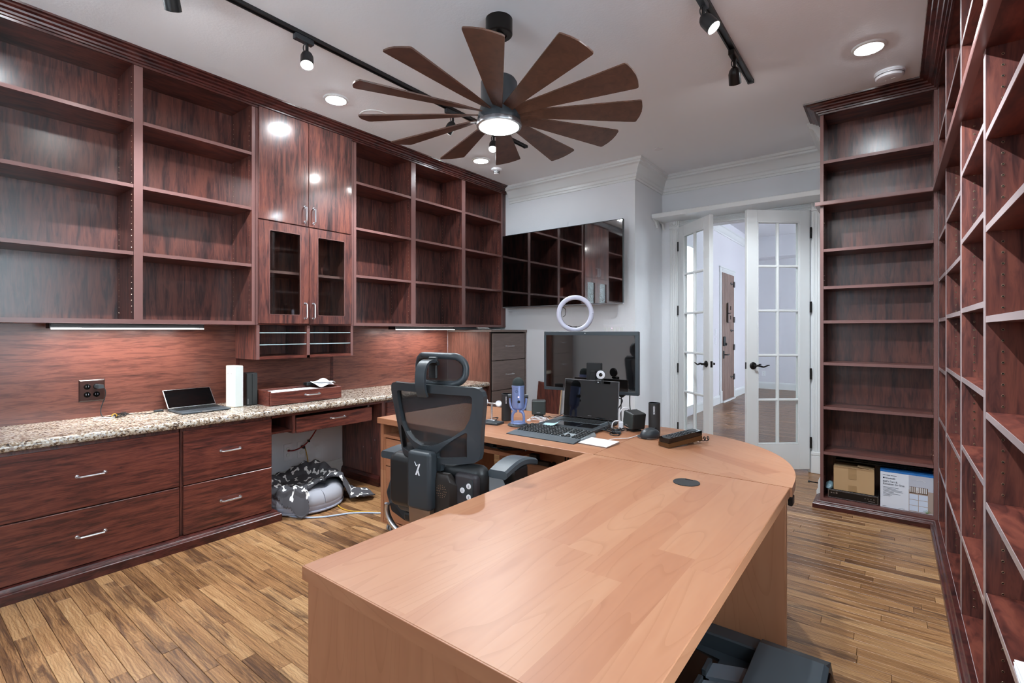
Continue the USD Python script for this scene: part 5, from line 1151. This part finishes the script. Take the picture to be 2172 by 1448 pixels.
# ================================================================== KNEE SPACE
for y_, lb, nm in ((2.108, 'left white wall plate with a red data cable in the knee space', 'data_plate'), (2.225, 'right white wall outlet with a black plug in the knee space', 'wall_outlet')):
    o_ = thing(nm, lb, 'outlet', (XL, y_, .235))
    part(o_, 'plate', box(XL, y_ - .036, .236, XL + .006, y_ + .036, .372, .002), white_plastic)
    part(o_, 'socket', [lathe([(0, .003), (.017, .003), (.018, 0)], 20, (XL + .006, y_, z_), (1, 0, 0)) for z_ in (.280, .328)], white_m)
rc = thing('red_cable', 'red data cable rising from the wall plate under the counter', 'cable', (XL + .05, 2.2, .30))
part(rc, 'cable', tube([(XL + .010, 2.108, .318), (XL + .04, 2.13, .318), (XL + .07, 2.20, .345), (XL + .10, 2.265, .42), (XL + .12, 2.31, .50), (XL + .14, 2.36, .552), (XL + .16, 2.45, .562), (XL + .18, 2.56, .565), (XL + .22, 2.60, .56)], .005, 8), red_m, smooth=60)
part(rc, 'plug', rbox(XL + .006, 2.100, .311, XL + .022, 2.116, .325, .003), red_m)
part(rc, 'cable_clip', [rbox(XL + .075, 2.235, .375, XL + .095, 2.252, .395, .003), rbox(XL + .115, 2.33, .53, XL + .135, 2.345, .55, .003)], black_m)
yc = thing('outlet_cord', 'black plug with yellow cord hanging behind the dog bed', 'cord', (XL + .03, 2.25, .1))
part(yc, 'plug', hull(rbox(XL + .008, 2.215, .318, XL + .028, 2.238, .340, .004), rbox(XL + .012, 2.235, .31, XL + .026, 2.248, .33, .004)), black_m)
part(yc, 'cord', tube([(XL + .02, 2.245, .32), (XL + .022, 2.26, .27), (XL + .022, 2.272, .20), (XL + .024, 2.29, .12), (XL + .03, 2.30, .05), (XL + .05, 2.31, .008)], .004, 6), yellow_m, smooth=60)
fb = single('floor_cable', 'pale blue cable snaking over the floor from dog bed to pedestal', 'cable', tube([(-3.36, 1.80, .006), (-3.25, 1.84, .006), (-3.155, 1.92, .006), (-3.105, 2.00, .006), (-3.055, 2.09, .006), (-2.95, 2.18, .006), (-2.86, 2.24, .006), (-2.70, 2.34, .006), (-2.56, 2.42, .006)], .0062, 8), bluegrey_cable, smooth=60)
fy = single('floor_cable', 'thin yellow cable on the floor beside the pale blue cable', 'cable', tube([(-3.27, 2.13, .005), (-3.18, 2.11, .005), (-3.09, 2.12, .005), (-3.00, 2.17, .005), (-2.90, 2.235, .005), (-2.72, 2.36, .005), (-2.57, 2.44, .005)], .0045, 8), yellow_m, smooth=60)

BX_, BY_, BA, BB_ = -3.535, 2.005, .300, .290            # dog bed: centre, half axes
db = thing('dog_bed', 'oval grey plush dog bed with raised rim under the counter', 'dog bed', (BX_, BY_, 0))
th_ = np.linspace(0, 2 * PI, 61)
rim = [(BX_ + (BA - .065) * math.cos(a), BY_ + (BB_ - .065) * math.sin(a), .085 + .03 * max(0, -math.cos(a))) for a in th_]
rm = tube(rim, .066, 14, smooth=False)
v = rm.vertices; v[:, 2] = .076 + (v[:, 2] - .085) * 1.10
part(db, 'rim', rm, bed_grey, smooth=60)
side = []
part(db, 'outer_side', lathe([(0, .004), (.268, .004), (.290, .02), (.298, .05), (.296, .085), (.285, .11), (0, .11)], 60).apply_scale((BA / .30, BB_ / .30, 1)).apply_translation((BX_, BY_, 0)), bed_side, smooth=60)
part(db, 'piping', [tube([(BX_ + BA * .975 * math.cos(a), BY_ + BB_ * .975 * math.sin(a), .018) for a in th_], .008, 6, smooth=False)], bed_side, smooth=60)
part(db, 'cushion', lathe([(0, .120), (.10, .118), (.17, .108), (.20, .09), (.2, .06), (0, .06)], 40).apply_transform(np.diag([.95, .92, 1, 1])).apply_translation((BX_, BY_, 0)), bed_grey, smooth=60)
def bed_h(x, y):
    q = math.hypot((x - BX_) / BA, (y - BY_) / BB_)
    t_ = (q - .78) / .24
    h = .125 + (.045 * math.sqrt(max(0, 1 - t_ * t_)) if abs(t_) < 1 else 0)
    if q > 1.0: h = max(.012, .125 * max(0, 1 - (q - 1.0) / .20) ** .7)
    return h
NB = 150
gx_, gy_ = np.meshgrid(np.linspace(-3.92, -3.12, NB), np.linspace(1.70, 2.50, NB), indexing='ij')
P2 = np.column_stack([gx_.ravel(), gy_.ravel()])
rb = np.random.RandomState(3)
blanket_outline = Polygon([(-3.84, 1.80), (-3.66, 1.735), (-3.43, 1.735), (-3.30, 1.755), (-3.20, 1.81), (-3.19, 1.875), (-3.29, 1.915), (-3.38, 1.955), (-3.42, 2.04), (-3.40, 2.13), (-3.32, 2.19), (-3.25, 2.235), (-3.17, 2.30), (-3.145, 2.38), (-3.20, 2.445), (-3.34, 2.44), (-3.52, 2.40), (-3.74, 2.37), (-3.87, 2.25), (-3.89, 2.0)]).buffer(-.02).buffer(.02)
n3 = np.column_stack([P2 * 8, np.zeros(len(P2))])
fold = meshkit.noise(n3 * 1.3) * .5 + meshkit.noise(n3 * 2.6 + 7) * .32
ridge = (1 - np.abs(meshkit.noise(n3 * .9 + 31))) ** 4
ang = np.arctan2(P2[:, 1] - BY_, P2[:, 0] - BX_)
pleat = .012 * np.sin(ang * 17 + 3 * fold) * np.clip((np.hypot(P2[:, 0] - BX_, P2[:, 1] - BY_) - .12) / .15, 0, 1)
hgt = np.array([bed_h(x, y) for x, y in P2])
mound = .045 * np.exp(-((P2[:, 0] + 3.70) ** 2 / .030 + (P2[:, 1] - 2.20) ** 2 / .018)) + .03 * np.exp(-((P2[:, 0] + 3.32) ** 2 / .006 + (P2[:, 1] - 2.30) ** 2 / .01))
hgt = np.maximum(hgt + .014 + .034 * ridge + .018 * np.clip(fold, -.5, 1) + pleat + mound, .012)
wob = np.column_stack([meshkit.noise(n3 * .7 + 50), meshkit.noise(n3 * .7 + 90)]) * .03
from shapely import contains_xy
inside = contains_xy(blanket_outline, P2[:, 0] + wob[:, 0], P2[:, 1] + wob[:, 1]).reshape(NB, NB)
# outside the outline the sheet ends; near the floor it spreads
top = np.column_stack([P2, hgt])
F = []
for i in range(NB - 1):
    for j in range(NB - 1):
        if not (inside[i, j] and inside[i + 1, j] and inside[i, j + 1] and inside[i + 1, j + 1]): continue
        a = i * NB + j; F += [[a, a + NB, a + NB + 1], [a, a + NB + 1, a + 1]]
F = np.array(F); used_v = np.unique(F); remap = -np.ones(len(top), int); remap[used_v] = np.arange(len(used_v))
tv, tf = top[used_v], remap[F]
sheet = trimesh.Trimesh(tv, tf, process=False)
bound = trimesh.grouping.group_rows(sheet.edges_sorted, require_count=1); be = sheet.edges[bound]
nV = len(tv); lowv = tv - (0, 0, .009)
wallf = np.vstack([[[a, nV + a, nV + b_], [a, nV + b_, b_]] for a, b_ in be])
bl = thing('blanket', 'dark grey fleece blanket with white bones draped over the dog bed', 'blanket', (BX_, BY_ + .1, .15))
part(bl, 'cloth', trimesh.Trimesh(np.vstack([tv, lowv]), np.vstack([tf, tf[:, ::-1] + nV, wallf[:, ::-1]]), process=False), blanket_m, smooth=50)
from scipy.interpolate import LinearNDInterpolator
itp = LinearNDInterpolator(tv[:, :2], tv[:, 2])
bone = Polygon([(-.018, -.0045), (.018, -.0045), (.018, .0045), (-.018, .0045)])
for sx in (-1, 1):
    for sy in (-1, 1): bone = bone.union(Point(sx * .019, sy * .0055).buffer(.0068, 5))
bone = bone.buffer(.001).buffer(-.001)
bones = []
bv, bf = trimesh.creation.triangulate_polygon(bone)
bb_ = trimesh.Trimesh(np.column_stack([bv, np.zeros(len(bv))]), bf, process=False).subdivide_to_size(.007)
spots_ = []
for k in range(900):
    i0 = rb.randint(len(tv)); c_ = tv[i0, :2]
    if any(np.hypot(*(c_ - s_)) < .058 for s_ in spots_): continue
    spots_.append(c_); a = rb.rand() * PI
    q = bb_.vertices[:, :2] @ np.array([[math.cos(a), math.sin(a)], [-math.sin(a), math.cos(a)]]) * 1.12 + c_
    z = itp(q)
    if np.isnan(z).any() or np.ptp(z) > .10: continue
    bones.append(trimesh.Trimesh(np.column_stack([q, z + .0022]), bb_.faces, process=False))
part(bl, 'bone_print', bones, bone_m, kind='stuff')

# ================================================================== THINGS IN THE CORNER BOOKCASE
FZ = .071
eb = thing('device_box', 'flat black cardboard box with silver outline at the bookcase bottom', 'box', (-.228, 4.42, FZ))
part(eb, 'carton', box(-.380, 4.335, FZ, -.077, 4.52, FZ + .062, .001), plain('black_carton', (20, 17, 17), .3))
part(eb, 'outline', [box(-.376, 4.3335, FZ + .004, -.081, 4.3352, FZ + .0075), box(-.376, 4.3335, FZ + .055, -.081, 4.3352, FZ + .0575), box(-.3775, 4.3335, FZ + .004, -.3745, 4.3352, FZ + .0575), box(-.0825, 4.3335, FZ + .004, -.0795, 4.3352, FZ + .0575)], silver)
part(eb, 'lettering', [box(-.362 + .0062 * k, 4.3340, FZ + .036, -.362 + .0062 * k + w_, 4.3346, FZ + .036 + h_) for k, (w_, h_) in enumerate(((.005, .009), (.003, .006), (.0045, .006), (.0045, .006), (.003, .006)))] + [put(prism(Point(0, 0).buffer(.006), .0006), (-.325, 4.3346, FZ + .0405), (1, 0, 0), (0, 0, 1), (0, -1, 0))], silver)
part(eb, 'icons', [put(prism([(-.004, .007), (.004, .007), (0, 0)], .0006), (-.155 + .017 * k, 4.3345, FZ + .030), (1, 0, 0), (0, 0, 1), (0, -1, 0)) for k in range(4)] + [box(-.138, 4.3340, FZ + .018, -.098, 4.3346, FZ + .021)], silver)
cbx = thing('cardboard_box', 'small brown cardboard box standing on the flat black box', 'box', (-.222, 4.42, FZ + .063))
part(cbx, 'carton', box(-.345, 4.345, FZ + .063, -.102, 4.50, FZ + .238, .002), cardboard)
part(cbx, 'flap', [R(box(-.343, 4.346, FZ + .238, -.104, 4.42, FZ + .2405), -4, (1, 0, 0), (0, 4.346, FZ + .238)), R(box(-.200, 4.348, FZ + .241, -.105, 4.43, FZ + .2435), 5, (0, 1, 0), (-.105, 0, FZ + .241))], plain('cardboard_light', (202, 168, 126), .8))
part(cbx, 'tape', box(-.255, 4.3438, FZ + .155, -.205, 4.3452, FZ + .235), tape_m); part(cbx, 'tape', box(-.255, 4.3438, FZ + .066, -.205, 4.3452, FZ + .110), tape_m)
fb_ = thing('fan_box', 'white and blue bath fan carton with a printed room picture', 'box', (.075, 4.42, FZ))
f0, f1, fs = -.068, .216, .088; ff = 4.330
part(fb_, 'carton', box(f0, ff, FZ, f1, 4.54, FZ + .262, .001), plain('white_carton', (222, 226, 236), .4))
part(fb_, 'blue_band', box(f0 - .0006, ff - .0008, FZ + .248, f1 + .0006, 4.5405, FZ + .2626), blue_m)
for k, (s_, h_, z_, m_, bold) in enumerate((('Bluetooth', .0090, .202, navy_print, True), ('Bath Fan &', .0118, .178, navy_print, False), ('Speaker In One', .0118, .160, navy_print, False))):
    part(fb_, 'lettering', text(s_, h_, (f0 + .014 + (.014 if k == 0 else 0), ff - .0004, FZ + z_), (1, 0, 0), (0, 0, 1), .0006, bold), m_)
part(fb_, 'symbol', put(prism(Point(0, 0).buffer(.005), .0006), (f0 + .020, ff - .0004, FZ + .2065), (1, 0, 0), (0, 0, 1), (0, -1, 0)), navy_print)
part(fb_, 'fine_print', [box(f0 + .014 + x_, ff - .0006, FZ + .224, f0 + .014 + x_ + w_, ff - .0002, FZ + .228) for x_, w_ in ((0, .017), (.020, .022), (.045, .032))] + [box(f0 + .016, ff - .0006, FZ + .142 - .0085 * k, f0 + .016 + w_, ff - .0002, FZ + .1445 - .0085 * k) for k, w_ in enumerate((.085, .07, .105, .11, .06, .095, .05, .04))] + [box(f0 + .012, ff - .0006, FZ + .01, f0 + .035, ff - .0002, FZ + .0115), box(f0 + .10, ff - .0006, FZ + .008, f0 + .135, ff - .0002, FZ + .0095)], grey_print)
P0 = fs
part(fb_, 'photo_ceiling', box(P0, ff - .0007, FZ + .150, f1, ff - .0002, FZ + .246), plain('print_ceiling', (186, 188, 200), .5))
part(fb_, 'photo_wall', box(P0, ff - .0007, FZ + .004, f1, ff - .0002, FZ + .150), plain('print_wall', (168, 150, 140), .5))
part(fb_, 'photo_shutters', [box(P0 + .003, ff - .0010, FZ + .128, P0 + .042, ff - .0006, FZ + .172), box(P0 + .046, ff - .0010, FZ + .128, P0 + .100, ff - .0006, FZ + .172)], plain('print_brown', (96, 74, 58), .5))
part(fb_, 'photo_slats', [box(P0 + .005 + .0105 * k, ff - .0013, FZ + .134, P0 + .010 + .0105 * k, ff - .0009, FZ + .170) for k in range(9)], paper)
part(fb_, 'photo_tiles', [box(P0 + .003 + .050 * i, ff - .0010, FZ + .008 + .039 * j, P0 + .050 + .050 * i, ff - .0006, FZ + .044 + .039 * j) for i in range(2) for j in range(3)], plain('print_tile', (206, 216, 234), .4))
part(fb_, 'photo_plant', [R(box(P0 + .0945, ff - .0016, FZ + .004, P0 + .0965, ff - .0012, FZ + .028), a, (0, 1, 0), (P0 + .0955, ff, FZ + .004)) for a in (-50, -28, -8, 14, 34, 55)], plain('print_green', (110, 140, 80), .6))
part(fb_, 'photo_arc', tube([(P0 + .040 + .02 * t_, ff - .0012, FZ + .222 - .006 * (t_ - 1) ** 2) for t_ in np.linspace(0, 2.4, 9)], .0010, 5, smooth=False), paper)
bt_ = thing('black_trays', 'stack of flat black plastic trays on top of the boxes', 'tray', (-.07, 4.43, FZ + .262))
for k, (x0, x1, z0) in enumerate(((-.33, .15, .266), (-.22, .19, .279), (-.36, .10, .292))):
    part(bt_, 'tray', hull(box(x0, 4.40, FZ + z0, x1, 4.58, FZ + z0 + .004), box(x0 - .006, 4.395, FZ + z0 + .008, x1 + .006, 4.585, FZ + z0 + .011)), black_m)
bg = thing('plastic_bag', 'scrap of pale blue plastic bag tucked beside the cardboard box', 'bag', (-.37, 4.40, FZ + .063))
mm = trimesh.creation.icosphere(3, 1.0); v = mm.vertices * (.028, .045, .035)
v = v * (1 + .35 * meshkit.noise(mm.vertices * 2.2)[:, None]); v[:, 0] = np.clip(v[:, 0], -.026, .022); v[:, 2] = np.clip(v[:, 2], -.0, .05)
part(bg, 'film', T(trimesh.Trimesh(v, mm.faces, process=False), -.372, 4.40, FZ + .0635), plain('pale_film', (110, 136, 146), .2), smooth=40)
ps = thing('paper_stack', 'stack of white papers on the low shelf at the right edge', 'paper', (.38, 1.70, .446))
for k in range(6):
    part(ps, 'sheet', R(box(.243 + .002 * (k % 3), 1.555, .4465 + .004 * k, .520, 1.772, .4500 + .004 * k, .0008), rnd.uniform(-2, 2), (0, 0, 1), (.38, 1.66, 0)), paper)
